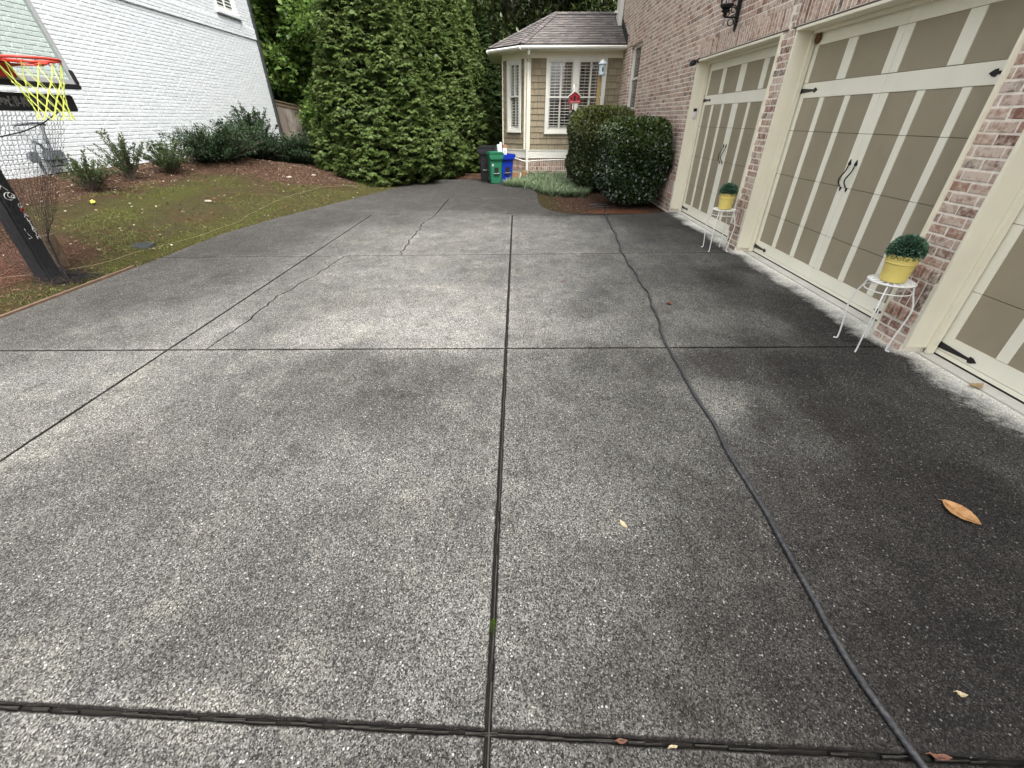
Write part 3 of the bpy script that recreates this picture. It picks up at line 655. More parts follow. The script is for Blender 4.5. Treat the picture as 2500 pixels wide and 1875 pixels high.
core = MB(); core.prism([(HX, BAYY + .031), (C1.x + .012, BAYY + .031), (C2.x + .031, C2.y + .012), (C3.x + .031, 18.6), (HX, 18.6)], -.05, .5); core.build('bay_mortar_core', M_mortar, house)
bc = MB(); bc.prism([(HX, BAYY + .3), (C1.x + .13, BAYY + .3), (C2.x + .3, C2.y + .13), (C3.x + .3, 18.5), (HX, 18.5)], .5, 3.3); bc.build('bay_interior', M_darkgap, house)
cb = MB()
for p, w in ((C1 + Vector((.05, -.012, 0)), .05), (C2 + Vector((-.004, .02, 0)), .04)): cb.bbox(p.x - w, p.x + w, p.y - .028, p.y + .05, .735, 3.13)
cb.bbox(C1.x - .10, C1.x - .03, BAYY + .0, BAYY + .09, .735, 3.13); cb.build('corner_trim', M_cream, house)
def bay_window(o, u, n, w, z0, z1, lights, zr, par):
    o = Vector(o); u = Vector(u); n = Vector(n); f = MB()
    def bx(a, b, za, zb, d0, d1, m=f): m.obox(o + u * (a + b) / 2 + n * (d0 + d1) / 2 + Vector((0, 0, (za + zb) / 2)), u, n, (0, 0, 1), (b - a) / 2, (d1 - d0) / 2, (zb - za) / 2)
    cs = .075
    bx(0, w, z1 - cs - .02, z1, 0, .045); bx(0, cs, z0, z1 - cs - .02, 0, .045); bx(w - cs, w, z0, z1 - cs - .02, 0, .045); bx(-.01, w + .01, z0 - .03, z0 - .001, 0, .06); bx(cs, w - cs, z0, z0 + .05, 0, .04)
    n_l = lights; iw = (w - 2 * cs - .12 * (n_l - 1)) / n_l
    for k in range(n_l - 1): a = cs + (k + 1) * iw + k * .12; bx(a, a + .12, z0 + .05, z1 - cs - .02, -.02, .04)
    pn = MB(); sl = MB(); st = MB()
    for k in range(n_l):
        a = cs + k * (iw + .12); b = a + iw; zt = z1 - cs - .02; zb = z0 + .05
        bx(a, a + .04, zb, zt, -.04, .02); bx(b - .04, b, zb, zt, -.04, .02); bx(a + .04, b - .04, zt - .035, zt, -.04, .02); bx(a + .04, b - .04, zb, zb + .05, -.04, .015)
        bx(a + .04, b - .04, zr - .02, zr + .02, -.04, .025)
        m = (a + b) / 2
        bx(m - .010, m + .010, zr + .02, zt - .035, -.03, .018)
        if n_l > 1: bx(m - .010, m + .010, zb + .05, zr - .02, -.03, .010)
        bx(a + .04, b - .04, zb + .05, zt - .035, -.036, -.034, pn)
        # plantation shutters behind the glass
        halves = ((a + .045, m - .004), (m + .004, b - .045))
        for h0, h1 in halves:
            bx(h0, h0 + .028, zb + .05, zt - .04, -.075, -.05, st); bx(h1 - .028, h1, zb + .05, zt - .04, -.075, -.05, st); bx(h0, h1, zb + .05, zb + .1, -.075, -.05, st)
            z = zb + .14
            while z < zt - .06:
                ctr = o + u * (h0 + h1) / 2 - n * .068 + Vector((0, 0, z)); sl.obox(ctr, u, (n * .9 + Vector((0, 0, -.35))), (0, 0, 1), (h1 - h0) / 2 - .03, .020, .0035)
                z += .078
            bx((h0 + h1) / 2 - .004, (h0 + h1) / 2 + .004, zb + .12, zt - .08, -.05, -.043, st)
    wf = f.build('window', M_white, par)
    gm = pn.build('pane', M_glass2, wf); sl.build('shutter_slats', M_slat, wf); st.build('shutter_frame', M_slat, wf)
t = NT('clear_pane'); tr = t.node('ShaderNodeBsdfTransparent'); gl = t.node('ShaderNodeBsdfGlossy'); gl.inputs['Roughness'].default_value = .02
mx = t.node('ShaderNodeMixShader', {'Fac': .09}); t.t.links.new(tr.outputs[0], mx.inputs[1]); t.t.links.new(gl.outputs[0], mx.inputs[2]); t.t.links.new(mx.outputs[0], t.out.inputs[0]); M_glass2 = t.m
bay_window((.88, BAYY - .018, 0), (1, 0, 0), (0, -1, 0), 1.82, 1.21, 3.16, 2, 2.16, house)
u = (C2 - C1).normalized(); n = Vector((-abs(u.y), -abs(u.x), 0)).normalized()
bay_window(C1 + u * .24 + n * .018, u, n, .62, 1.24, 3.12, 1, 2.19, house)
# roof of the bay
EV = [(HX, 15.36), (.10, 15.36), (-.87, 16.33), (-.87, 19.0)]; RZ = 3.40; RA = Vector((1.17, 17.2, 4.36)); RB = Vector((HX, 17.2, 4.36))
t = NT('asphalt_shingles'); isl = t.island(); n1 = t.noise(t.pos(), 120, 3, .8).outputs[0]
c = t.ramp(isl, [(0, (.10, .09, .085)), (.25, (.14, .125, .115)), (.5, (.17, .15, .135)), (.75, (.12, .105, .10))], 'CONSTANT'); c = t.mix(t.rng(n1, .35, .7, 0, .5), c, (.05, .045, .043)); t.bump(n1, .4, .003); M_roof = t.fin(c, .9)
rf = MB()
def roof_plane(e0, e1, r0, r1):       # eave edge e0->e1, ridge r0->r1
    e0, e1, r0, r1 = map(Vector, (e0, e1, r0, r1)); nrm = ((e1 - e0).cross((r0 + r1) / 2 - (e0 + e1) / 2)).normalized(); nrm = nrm if nrm.z > 0 else -nrm
    rows = 13
    for k in range(rows):
        f0 = k / rows; f1 = (k + 1.15) / rows if k < rows - 1 else 1
        a0 = e0.lerp(r0, f0); a1 = e1.lerp(r1, f0); b0 = e0.lerp(r0, f1); b1 = e1.lerp(r1, f1); L = max((a1 - a0).length, .001)
        x = -random.uniform(0, .2)
        while x < L:
            w = random.choice((.11, .16, .2, .26)); s0 = max(0, x) / L; s1 = min(L, x + w - .002) / L; x += w
            if s1 <= s0: continue
            lift = .014 + random.choice((0, .006))
            p = [a0.lerp(a1, s0), a0.lerp(a1, s1), b0.lerp(b1, s1), b0.lerp(b1, s0)]
            rf.add([p[0] + nrm * .001, p[1] + nrm * .001, p[0] + nrm * lift, p[1] + nrm * lift, p[2] + nrm * .003, p[3] + nrm * .003], [(2, 3, 4, 5), (0, 1, 3, 2)])
E3 = [Vector((x, y, RZ)) for x, y in EV]
roof_plane(E3[0], E3[1], RB, RA); roof_plane(E3[1], E3[2], RA, RA + Vector((-.01, .01, 0))); roof_plane(E3[2], E3[3], RA, Vector((1.17, 19, 4.36)))
# hip caps
for e in (E3[1], E3[2]):
    for k in range(14):
        a = e.lerp(RA, k / 14); b = e.lerp(RA, (k + 1.25) / 14); d = (b - a).normalized(); s_ = d.cross(Vector((0, 0, 1))).normalized(); up = s_.cross(d)
        rf.add([a - s_ * .12 + up * .012, a + up * .05, a + s_ * .12 + up * .012, b - s_ * .12 + up * .0, b + up * .034, b + s_ * .12 + up * .0], [(0, 1, 4, 3), (1, 2, 5, 4), (0, 2, 1)])
for k in range(10): a = RA.lerp(RB, k / 10); b = RA.lerp(RB, (k + 1.2) / 10); rf.add([a + Vector((0, -.12, -.02)), a + Vector((0, 0, .05)), a + Vector((0, .12, -.02)), b + Vector((0, -.12, -.03)), b + Vector((0, 0, .035)), b + Vector((0, .12, -.03))], [(0, 1, 4, 3), (1, 2, 5, 4), (0, 2, 1)])
rfo = rf.build('bay_roof', M_roof, house)
un = MB(); un.add([E3[0], E3[1], E3[2], E3[3], Vector((HX, 19, RZ)), RA, RB, Vector((1.17, 19, 4.36)), Vector((HX, 19, 4.36))], [(0, 1, 5, 6), (1, 2, 5), (2, 3, 7, 5), (5, 7, 8, 6)]); un.build('decking', M_darkgap, rfo)
fl = MB()
for k in range(11):
    f0, f1 = k / 11, (k + 1) / 11; ya, yb = 15.36 + (17.2 - 15.36) * f0, 15.36 + (17.2 - 15.36) * f1; za = RZ + .96 * f0; fl.box(HX - .032, HX - .009, ya, yb + .03, za + .0, za + .96 / 11 + .14)
fl.build('step_flashing', paint('dark_flashing', (.03, .03, .033), .5), rfo)
gt = MB()
def gutter(a, b, n):
    a = Vector(a); b = Vector(b); n = Vector(n).normalized(); u = (b - a).normalized(); prof = [(0, 0), (.085, -.002), (.11, -.035), (.095, -.07), (.06, -.095), (0, -.095)]
    vs = []; 
    for p in (a, b):
        for o_, z_ in prof: vs.append(p + n * o_ + Vector((0, 0, z_)))
    k = len(prof); gt.add(vs, [(i, (i + 1) % k, k + (i + 1) % k, k + i) for i in range(k)] + [tuple(range(k)), tuple(range(k, 2 * k))])
gz0 = RZ - .025
gutter((HX - .02, 15.38, gz0), (.105, 15.38, gz0), (0, -1, 0)); gutter((.13, 15.405, gz0), (-.85, 16.385, gz0), (-1, -1, 0)); gutter((-.85, 16.32, gz0), (-.85, 19, gz0), (-1, 0, 0))
gt.build('gutter', M_white, house)
so = MB(); so.prism([(HX - .005, 15.39), (.115, 15.39), (-.84, 16.35), (-.84, 19), (HX - .005, 19)], 3.275, 3.29); so.build('soffit', M_cream, house)
ed = MB()
for a, b in zip(E3[:3], E3[1:]):
    d = (b - a).normalized(); nn = Vector((d.y, -d.x, 0)); nn = nn if nn.y < 0 or nn.x < 0 else -nn
    ed.obox((a + b) / 2 + nn * .01 + Vector((0, 0, .003)), d, nn, (0, 0, 1), (a - b).length / 2, .012, .012)
ed.build('drip_edge', M_darkgap, rfo)
dp = MB(); dp.bbox(.30, .385, BAYY - .105, BAYY - .035, .06, 3.02, .01); dp.tube([(.34, 15.36, 3.29), (.34, 15.40, 3.2), (.342, BAYY - .09, 3.08), (.342, BAYY - .07, 3.0)], .04, 8); dp.build('downspout', M_white, house)
de = MB(); de.tube([(.342, BAYY - .07, .08), (.342, BAYY - .075, .03), (.342, BAYY - .2, -.0)], .045, 10); de.build('drain_boot', M_black, house)
cp = MB(); cp.tube([(-.25, 16.2, .50), (-.05, 16.02, .47), (.25, BAYY - .1, .405), (.31, BAYY - .09, .40), (.42, BAYY - .07, .40), (.7, BAYY - .06, .425), (1.2, BAYY - .06, .44), (2.2, BAYY - .06, .445), (3.0, BAYY - .06, .445)], .02, 8); smooth_by_angle(cp.build('conduit_pipe', M_white, house), 60)

# ---------------------------------------------------------------- neighbour house
whouse = empty('white_brick_house', (XL - 4, 11, .6), 'white painted brick house on the left behind the shrubs', 'house')
t = NT('white_painted_brick'); p = t.pos(); isl = t.island(); n = t.noise(p, 30, 5, .7).outputs[0]; n3 = t.noise(p, .8, 4, .6).outputs[0]
c = t.mix(isl, (.60, .63, .65), (.66, .69, .70)); c = t.mix(t.rng(n, .55, .75, 0, .25), c, (.5, .52, .53)); c = t.mix(t.rng(n3, .4, .7, 0, .25), c, (.68, .70, .69)); t.bump(n, .5, .004); M_wb = t.fin(c, .6)
M_wm = paint('white_painted_mortar', (.60, .62, .64), .7, .06, .2, (.5, .5, .5), 3)
wb = MB(); WY0, WY1 = 2.0, 18.05; wwin = (16.1, 17.25, 4.3, 6.0)
def wsp(z):
    s = [(WY0, WY1)]
    return cut(s, [(wwin[0], wwin[1])]) if wwin[2] - .05 < z < wwin[3] else s
lay(wb, (XL, 0, 0), (0, 1, 0), (1, 0, 0), wsp, .62, 3.52, d=.011, m=.009)
lay(wb, (XL + .02, 0, 0), (0, 1, 0), (1, 0, 0), wsp, 3.80, 4.02, L=.0715, Hc=.22, bond=0, d=.01) if False else None
lay(wb, (XL, 0, 0), (0, 1, 0), (1, 0, 0), wsp, 3.52, 3.81, d=.011, m=.009)
lay(wb, (XL + .03, 0, 0), (0, 1, 0), (1, 0, 0), wsp, 3.82, 4.11, d=.011, m=.009)
lay(wb, (XL + .015, 0, 0), (0, 1, 0), (1, 0, 0), wsp, 4.11, 7.6, d=.011, m=.009)
wb.build('painted_brickwork', M_wb, whouse)
wm = MB(); wm.box(XL - .2, XL, WY0, WY1, .45, 3.815); wm.box(XL - .2, XL + .03, WY0, WY1, 3.815, 4.11)
wm.box(XL - .2, XL + .015, WY0, WY1, 4.11, wwin[2]); wm.box(XL - .2, XL + .015, WY0, wwin[0], wwin[2], wwin[3]); wm.box(XL - .2, XL + .015, wwin[1], WY1, wwin[2], wwin[3]); wm.box(XL - .2, XL + .015, WY0, WY1, wwin[3], 7.6)
wm.box(XL - 8, XL - .21, WY0, WY1 - .02, .3, 7.6); wm.build('mortar_wall', M_wm, whouse)
fd = MB(); fd.box(XL - .2, XL + .035, WY0, WY1, .3, .62); fd.build('foundation', paint('pale_foundation', (.55, .53, .47), .8, .1, .3, (.45, .36, .22), 5), whouse)
f = MB(); a, b, z0, z1 = wwin; X1 = XL - .04
f.bbox(X1, X1 + .05, a, a + .16, z0, z1); f.bbox(X1, X1 + .05, b - .16, b, z0, z1); f.bbox(X1, X1 + .05, a + .16, b - .16, z0, z0 + .1)
f.bbox(X1 + .005, X1 + .035, (a + b) / 2 - .02, (a + b) / 2 + .02, z0 + .1, z1); f.bbox(X1 + .05, X1 + .075, a + .05, a + .1, z0 + .001, z1); f.bbox(X1 + .05, X1 + .075, b - .1, b - .05, z0 + .001, z1)
wf = f.build('window', M_white, whouse); m = MB(); m.box(X1 - .01, X1 + .01, a + .16, b - .16, z0 + .1, z1); m.build('pane', NT('bluish_pane').fin((.05, .07, .07), .08, 0, .6), wf)
m = MB()
for k in range(20): m.box(X1 + .011, X1 + .014, a + .17, b - .17, z0 + .12 + k * .08, z0 + .145 + k * .08)
m.build('blind', M_slat, wf); m = MB(); m.bbox(XL - .05, XL + .1, a - .06, b + .06, z0 - .075, z0 - .004, .008); m.build('sill', M_wm, wf)
m = MB(); m.bbox(XL - .02, XL + .08, WY1 + .002, WY1 + .1, .6, 7.5, .015); m.build('downspout', paint('dark_bronze_metal', (.035, .04, .04), .4, .1), whouse)
m = MB(); m.extr([(XL + .5, WY0 - .4, 7.55), (XL - 4, WY0 - .4, 10.3), (XL - 8.5, WY0 - .4, 7.55)], (0, WY1 - WY0 + .9, 0)); m.build('roof', M_darkgap, whouse)

# ---------------------------------------------------------------- vegetation
def unit(v): return v / (np.linalg.norm(v, axis=-1, keepdims=True) + 1e-9)
def rand_unit(n, g): return unit(g.normal(size=(n, 3)))
def leaves(P, D, Nn, L, Wd, fold=.0):
    """diamond leaves: base P, direction D, plane normal Nn"""
    Sd = unit(np.cross(D, Nn)); L = L[:, None]; Wd = Wd[:, None]
    V = np.stack([P, P + D * L * .45 + Sd * Wd + Nn * Wd * fold, P + D * L, P + D * L * .45 - Sd * Wd + Nn * Wd * fold], 1).reshape(-1, 3)
    F = np.arange(len(V)).reshape(-1, 4); return V, F
def sprays(P, D, g, L, nl=6, spread=1.1, wid=.17, droop=.25):
    """flat fans of leaflets (scaly fronds); one island each"""
    n = len(P); up = np.tile([0, 0, 1.], (n, 1)); side = unit(np.cross(D, up)); nn = unit(np.cross(side, D)); nn = unit(nn + .35 * g.normal(size=(n, 3)))
    side = unit(np.cross(D, nn)); Vs = [P[:, None, :]]; T = [np.zeros((n, 1))]; F = []; idx = 1
    for k in range(nl):
        a = (k / (nl - 1) - .5) * 2 * spread; st = .12 * abs(a); c, s_ = math.cos(a), math.sin(a)
        d = unit(D * c + side * s_ + np.array([0, 0, -droop * abs(s_)])); l = (L * (.62 + .38 * c) * g.uniform(.75, 1.15, n))[:, None]
        w = np.cross(d, nn) * l * wid
        Vs += [(P + d * l * .5 + w)[:, None], (P + d * l + np.array([0, 0, -.12]) * l)[:, None], (P + d * l * .5 - w)[:, None]]
        T += [np.full((n, 1), .55), np.ones((n, 1)), np.full((n, 1), .55)]
        F.append([0, idx, idx + 1, idx + 2]); idx += 3
    V = np.concatenate(Vs, 1); tv = np.concatenate(T, 1); Fa = (np.arange(n)[:, None, None] * idx + np.array(F)[None]).reshape(-1, 4)
    return V.reshape(-1, 3), Fa, tv.ravel()
def taper(mb, p0, p1, r0, r1, seg=7, wob=.05, n=5):
    p0 = Vector(p0); p1 = Vector(p1); pts = [p0.lerp(p1, k / n) + Vector((random.uniform(-wob, wob), random.uniform(-wob, wob), 0)) * (0 if k in (0,) else 1) for k in range(n + 1)]
    mb.tube(pts, [r0 + (r1 - r0) * k / n for k in range(n + 1)], seg)
M_bark = paint('grey_brown_bark', (.07, .055, .042), .95, .3, .3, (.03, .03, .02), 12)
M_thuja = leafmat('arborvitae_fronds', (.015, .032, .010), (.155, .215, .055), (.010, .014, .006), .55, .22, .3)
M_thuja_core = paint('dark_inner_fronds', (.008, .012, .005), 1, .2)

def thuja_mesh(seed, n_cl=5600, R0=1.72, Ht=7.6):
    g = np.random.default_rng(seed); u = g.random(n_cl * 2)
    z = np.where(g.random(n_cl * 2) < .78, g.random(n_cl * 2) * 5.2, g.random(n_cl * 2) * Ht)
    prof = lambda z: R0 * np.clip(1 - (z / Ht) ** 1.22, .02, 1) * (1 - .28 * np.exp(-z / .35))
    keep = g.random(len(z)) < prof(z) / R0; z = z[keep][:n_cl]; n = len(z); th = g.random(n) * 2 * math.pi
    # lumpy vertical plumes
    lump = 1 + .09 * np.sin(th * 5 + z * .8 + seed) + .07 * np.sin(th * 11 - z * 2.1) + .05 * np.sin(z * 4.3 + th * 3)
    gap = np.sin(th * 7 + 3 * np.sin(z * 1.7)) * np.sin(z * 5 + th * 2)
    dep = np.where(g.random(n) < .3, g.uniform(.72, .9, n), g.uniform(.93, 1.05, n)); dep = np.where(gap > .75, dep * .86, dep)
    r = prof(z) * lump * dep; o = np.stack([np.cos(th), np.sin(th), np.zeros(n)], 1)
    C = o * r[:, None] + np.array([0, 0, 1.]) * z[:, None]
    k = 9; Cs = np.repeat(C, k, 0); O = np.repeat(o, k, 0); tl = np.repeat(np.cross(o, [0, 0, 1.]), k, 0); N = len(Cs)
    a = g.normal(0, .55, N); lay_ = g.normal(0, 1, N)
    Dn = unit(O * np.cos(a)[:, None] + tl * np.sin(a)[:, None] + np.array([0, 0, 1.]) * g.normal(-.22, .25, N)[:, None])
    Pn = Cs + tl * (np.sin(a) * .09)[:, None] + np.array([0, 0, 1.]) * (lay_ * .022)[:, None] + O * g.uniform(-.1, .04, N)[:, None]
    V, F, T = sprays(Pn, Dn, g, g.uniform(.07, .135, N), 7, 1.05, .11, .45)
    return V, F, T
def thuja_parts(root, mesh_o, sc, rot):
    pass
TH = []
_V, _F, _T = thuja_mesh(3)
crown_me = np_mesh('crown', _V, _F, M_thuja, None, {'tint': _T}); _cm = crown_me.data; bpy.data.objects.remove(crown_me)
tk = MB(); taper(tk, (0, 0, -.2), (0, 0, 7.3), .14, .02, 8)
for k in range(46): a = random.uniform(0, 6.28); z = random.uniform(.2, 6); L = 1.1 * (1 - (z / 7.6) ** 1.2); taper(tk, (0, 0, z), (L * math.cos(a), L * math.sin(a), z + L * .35), .025, .006, 5, .03, 3)
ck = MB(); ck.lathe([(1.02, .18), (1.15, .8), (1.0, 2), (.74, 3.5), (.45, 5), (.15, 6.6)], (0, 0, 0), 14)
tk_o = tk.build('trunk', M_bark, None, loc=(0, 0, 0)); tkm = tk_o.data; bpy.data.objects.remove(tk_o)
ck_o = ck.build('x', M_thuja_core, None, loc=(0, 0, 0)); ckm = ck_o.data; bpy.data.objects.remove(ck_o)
THS = [((-3.92, 13.85), 1.0, 0, 'large arborvitae with bright green fronds, nearest the camera, its foot by the drive edge'),
       ((-3.2, 15.5), .97, 2.1, 'second arborvitae of the row, half hidden behind the large front one'),
       ((-2.75, 17.1), .98, 4.0, 'third arborvitae of the row, between the second one and the one nearest the bins'),
       ((-2.35, 18.8), .95, 5.2, 'last arborvitae of the row, its right side rising behind the wheeled bins')]
for (x, y), sc, rz, lab in THS:
    z = gz_at(x, y) - .05
    r_ = empty('arborvitae_tree', (x, y, z), lab, 'tree', 'arborvitae trees in a row beside the drive', rz); r_.scale = (sc, sc, 1)
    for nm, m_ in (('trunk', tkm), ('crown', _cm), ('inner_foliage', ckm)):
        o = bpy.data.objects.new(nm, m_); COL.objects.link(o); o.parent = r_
# small arborvitae seen between the row and the bay
def broad_crown(blobs, n, L, g, updir=.3, jit=.35, hollow=.75):
    w = np.array([b[3] * b[4] * b[5] for b in blobs]) ** .67; w = w / w.sum(); ks = g.choice(len(blobs), n, p=w); B = np.array(blobs)[ks]
    nr = rand_unit(n, g); rad = np.where(g.random(n) < .75, g.uniform(.88, 1.06, n), g.uniform(.5, .9, n))
    P = B[:, :3] + nr * B[:, 3:6] * rad[:, None]
    # small clumps
    cl = rand_unit(n, g) * .0
    D = unit(nr * .8 + rand_unit(n, g) * .8 + np.array([0, 0, -.25])); Nn = unit(nr * .5 + np.array([0, 0, updir + .3]) + rand_unit(n, g) * jit); Nn = unit(Nn - D * (Nn * D).sum(1)[:, None])
    l = g.uniform(.65, 1.2, n) * L; V, F = leaves(P, D, Nn, l, l * .3, .25)
    return V, F, np.repeat(np.clip((rad - .6) * 1.6, 0, 1) * g.random(n), 4)
def clumped(centers, radii, per, L, g, asp=.3, fold=.25, squash=.7):
    """leaf clumps round many twig ends"""
    n = len(centers) * per; C = np.repeat(centers, per, 0); rr = np.repeat(radii, per)
    nr = rand_unit(n, g); off = nr * rr[:, None] * (g.random(n) ** .4)[:, None]; off[:, 2] *= squash; P = C + off
    D = unit(nr + rand_unit(n, g) * .7 + np.array([0, 0, -.2])); Nn = unit(np.array([0, 0, 1.]) + nr * .5 + rand_unit(n, g) * .6); Nn = unit(Nn - D * (Nn * D).sum(1)[:, None])
    l = g.uniform(.65, 1.2, n) * L; V, F = leaves(P, D, Nn, l, l * asp, fold); t = np.clip(.5 + off[:, 2] / (rr + 1e-6), 0, 1) * g.uniform(.4, 1, n)
    return V, F, np.repeat(t, 4)
def tree(name, x, y, z0, Ht, blobs, ncl, cr, per, L, mat, label, g, group, asp=.3):
    r_ = empty(name, (x, y, z0), label, 'tree', group)
    w = np.array([b[3] * b[4] for b in blobs]); w = w / w.sum(); ks = g.choice(len(blobs), ncl, p=w); B = np.array(blobs, float)[ks]
    nr = rand_unit(ncl, g); rad = g.uniform(.55, 1.02, ncl) ** .5; C = B[:, :3] + nr * B[:, 3:6] * rad[:, None]
    V, F, T = clumped(C, g.uniform(.6, 1.2, ncl) * cr, per, L, g, asp)
    np_mesh('crown', V, F, mat, r_, {'tint': T})
    tr_ = MB(); taper(tr_, (0, 0, -.3), (random.uniform(-.3, .3), random.uniform(-.3, .3), Ht * .85), .2 * Ht / 9, .04, 9, .12, 7)
    for b in blobs: taper(tr_, (0, 0, max(.6, b[2] * .55)), b[:3], .07, .02, 6, .1, 4)
    for c in C[::max(1, len(C) // 60)]: b = min(blobs, key=lambda q: (q[0] - c[0]) ** 2 + (q[1] - c[1]) ** 2 + (q[2] - c[2]) ** 2); taper(tr_, b[:3], tuple(c), .02, .006, 4, .04, 2)
    tr_.build('trunk', M_bark, r_, loc=None) if False else None
    o = tr_.build('trunk', M_bark, None, True, loc=(0, 0, 0)); o.parent = r_
    return r_
g = np.random.default_rng(11)
M_tulip = leafmat('pale_broad_leaves', (.06, .115, .022), (.20, .29, .07), (.035, .065, .018), .5, .4, .3)
M_dark = leafmat('dark_tree_leaves', (.026, .046, .013), (.085, .125, .032), (.014, .022, .009), .5, .25, .3)
M_magn = leafmat('glossy_magnolia_leaves', (.026, .045, .012), (.13, .165, .055), (.05, .04, .016), .25, .15, .6)
def bl(n, R_, z0, z1, rx, rz, g): return [(g.uniform(-R_, R_), g.uniform(-R_, R_), g.uniform(z0, z1), rx * g.uniform(.7, 1.2), rx * g.uniform(.7, 1.2), rz * g.uniform(.7, 1.2)) for _ in range(n)]
tree('broadleaf_tree', -8.4, 21.8, 0, 9, bl(26, 2.4, .8, 8, 1.2, 1.0, g), 2400, .26, 22, .17, M_tulip, 'light green broadleaf tree leaning out above the wooden fence', g, 'trees behind the arborvitae row', .42)
tree('broadleaf_tree', -6.0, 20.2, 0, 9, bl(14, 1.5, .8, 8, 1.0, .9, g), 1300, .25, 22, .15, M_tulip, 'light green broadleaf tree between the fence and the large arborvitae', g, 'trees behind the arborvitae row', .42)
tree('dark_tree', -11.5, 26.5, 0, 12, bl(24, 3.0, 1, 10, 1.8, 1.6, g), 2600, .4, 20, .2, M_dark, 'dark tree just past the corner of the white house, partly behind the light green tree', g, 'trees behind the arborvitae row')
tree('dark_tree', -5.0, 27.0, 0, 12, bl(18, 3.0, 1, 11, 1.8, 1.6, g), 1700, .4, 20, .2, M_dark, 'dark tree standing far behind the arborvitae row', g, 'trees behind the arborvitae row')
tree('magnolia_tree', -.6, 25.5, 0, 11, bl(30, 3.0, 1, 9, 1.5, 1.3, g), 3400, .34, 18, .22, M_magn, 'magnolia with glossy leaves above the gap left of the bay roof', g, 'magnolias behind the bay', .22)
tree('magnolia_tree', 4.6, 24.5, 0, 11, bl(30, 2.9, 2.5, 9, 1.5, 1.3, g), 3000, .34, 18, .22, M_magn, 'magnolia with glossy leaves rising behind the bay roof ridge', g, 'magnolias behind the bay', .22)
V, F, T = thuja_mesh(9, 2200, .95, 5.0); z = gz_at(-1.15, 21.0)
r_ = empty('small_arborvitae', (-1.25, 20.8, z), 'small dark arborvitae in the gap between the row and the bay', 'tree'); np_mesh('crown', V, F, leafmat('dark_arborvitae_fronds', (.014, .026, .009), (.05, .085, .02), (.01, .014, .006), .6, .2, .25), r_, {'tint': T})
m = MB(); taper(m, (0, 0, -.2), (0, 0, 4.6), .1, .02); o = m.build('trunk', M_bark, None, loc=(0, 0, 0)); o.parent = r_
# far wood mass closing the view
n = 90000; th = g.uniform(-1.0, .9, n); rr = g.uniform(36, 44, n); P = np.stack([np.sin(th) * rr, np.cos(th) * rr, g.random(n) * 17], 1)
D = unit(rand_unit(n, g) + np.array([0, 0, -.4])); Nn = unit(np.array([0, -.6, .7]) + rand_unit(n, g) * .6); Nn = unit(Nn - D * (Nn * D).sum(1)[:, None]); l = g.uniform(.35, .7, n)
V, F = leaves(P, D, Nn, l, l * .38, .1); o = np_mesh('far_woods', V, F, M_dark, None, {'tint': np.repeat(g.random(n) * .6, 4)}); tag(o, 'dark mass of far-off woods behind the trees', 'woods', kind='stuff')

# clipped hedge shrubs by the garage
M_hedge = leafmat('glossy_hedge_leaves', (.016, .034, .012), (.10, .145, .035), (.03, .035, .008), .25, .12, .9)
M_hedge2 = leafmat('olive_hedge_leaves', (.022, .040, .012), (.17, .19, .045), (.04, .035, .01), .3, .15, .6)
def boxy(n, g, hx, hy, z0, z1, pw=5.0):
    d = rand_unit(n, g); c = np.array([hx, hy, (z1 - z0) / 2]); k = (np.abs(d[:, 0]) ** pw + np.abs(d[:, 1]) ** pw + np.abs(d[:, 2]) ** pw) ** (-1 / pw)
    P = d * k[:, None] * c + np.array([0, 0, (z0 + z1) / 2]); nr = unit(np.sign(d) * np.abs(d * k[:, None]) ** (pw - 1)); return P, nr
def hedge(x, y, hx, hy, z1, n, label, seed):
    g = np.random.default_rng(seed); z0 = .1; r_ = empty('hedge_shrub', (x, y, 0), label, 'shrub', 'clipped shrubs beside the garage')
    P, nr = boxy(n, g, hx, hy, z0, z1, 6)
    lum = 1 + .07 * np.sin(P[:, 0] * 6 + seed) * np.sin(P[:, 1] * 5.3) + .06 * np.sin(P[:, 2] * 7 + P[:, 0] * 3)
    narrow = 1 - .22 * np.clip(1 - P[:, 2] / .6, 0, 1)
    dep = np.where(g.random(n) < .6, g.uniform(.96, 1.035, n), g.uniform(.78, .97, n))
    P = P * np.stack([lum * dep * narrow, lum * dep * narrow, 1 - (1 - dep) * .5], 1)
    D = unit(nr * .55 + rand_unit(n, g) * .8 + np.array([0, 0, .15])); Nn = unit(nr * .7 + np.array([0, 0, .5]) + rand_unit(n, g) * .55); Nn = unit(Nn - D * (Nn * D).sum(1)[:, None]); l = g.uniform(.045, .08, n)
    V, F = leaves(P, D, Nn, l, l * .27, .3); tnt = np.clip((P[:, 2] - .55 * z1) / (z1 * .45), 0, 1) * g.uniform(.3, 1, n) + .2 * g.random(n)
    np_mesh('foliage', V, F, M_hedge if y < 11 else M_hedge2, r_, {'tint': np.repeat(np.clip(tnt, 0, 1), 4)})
    # sprouts
    m = MB()
    for k in range(14):
        a = random.uniform(0, 6.28); q = Vector((math.cos(a) * hx * .25, math.sin(a) * hy * .25, 0)); taper(m, (q.x * .3, q.y * .3, -.1), (q.x * 2.6, q.y * 2.6, z1 * .85), .018, .005, 5, .05, 4)
    o = m.build('stems', M_bark, None, loc=(0, 0, 0)); o.parent = r_
    P, nr = boxy(400, g, hx * .74, hy * .74, .3, z1 * .86, 5); mm = MB(); mm.bbox(-hx * .72, hx * .72, -hy * .72, hy * .72, .35, z1 * .84, .15); o = mm.build('inner_foliage', M_thuja_core, None, loc=(0, 0, 0)); o.parent = r_
    return r_
hedge(2.46, 10.05, .62, .64, 1.57, 52000, 'large boxy clipped shrub with glossy dark leaves against the garage brickwork', 5)
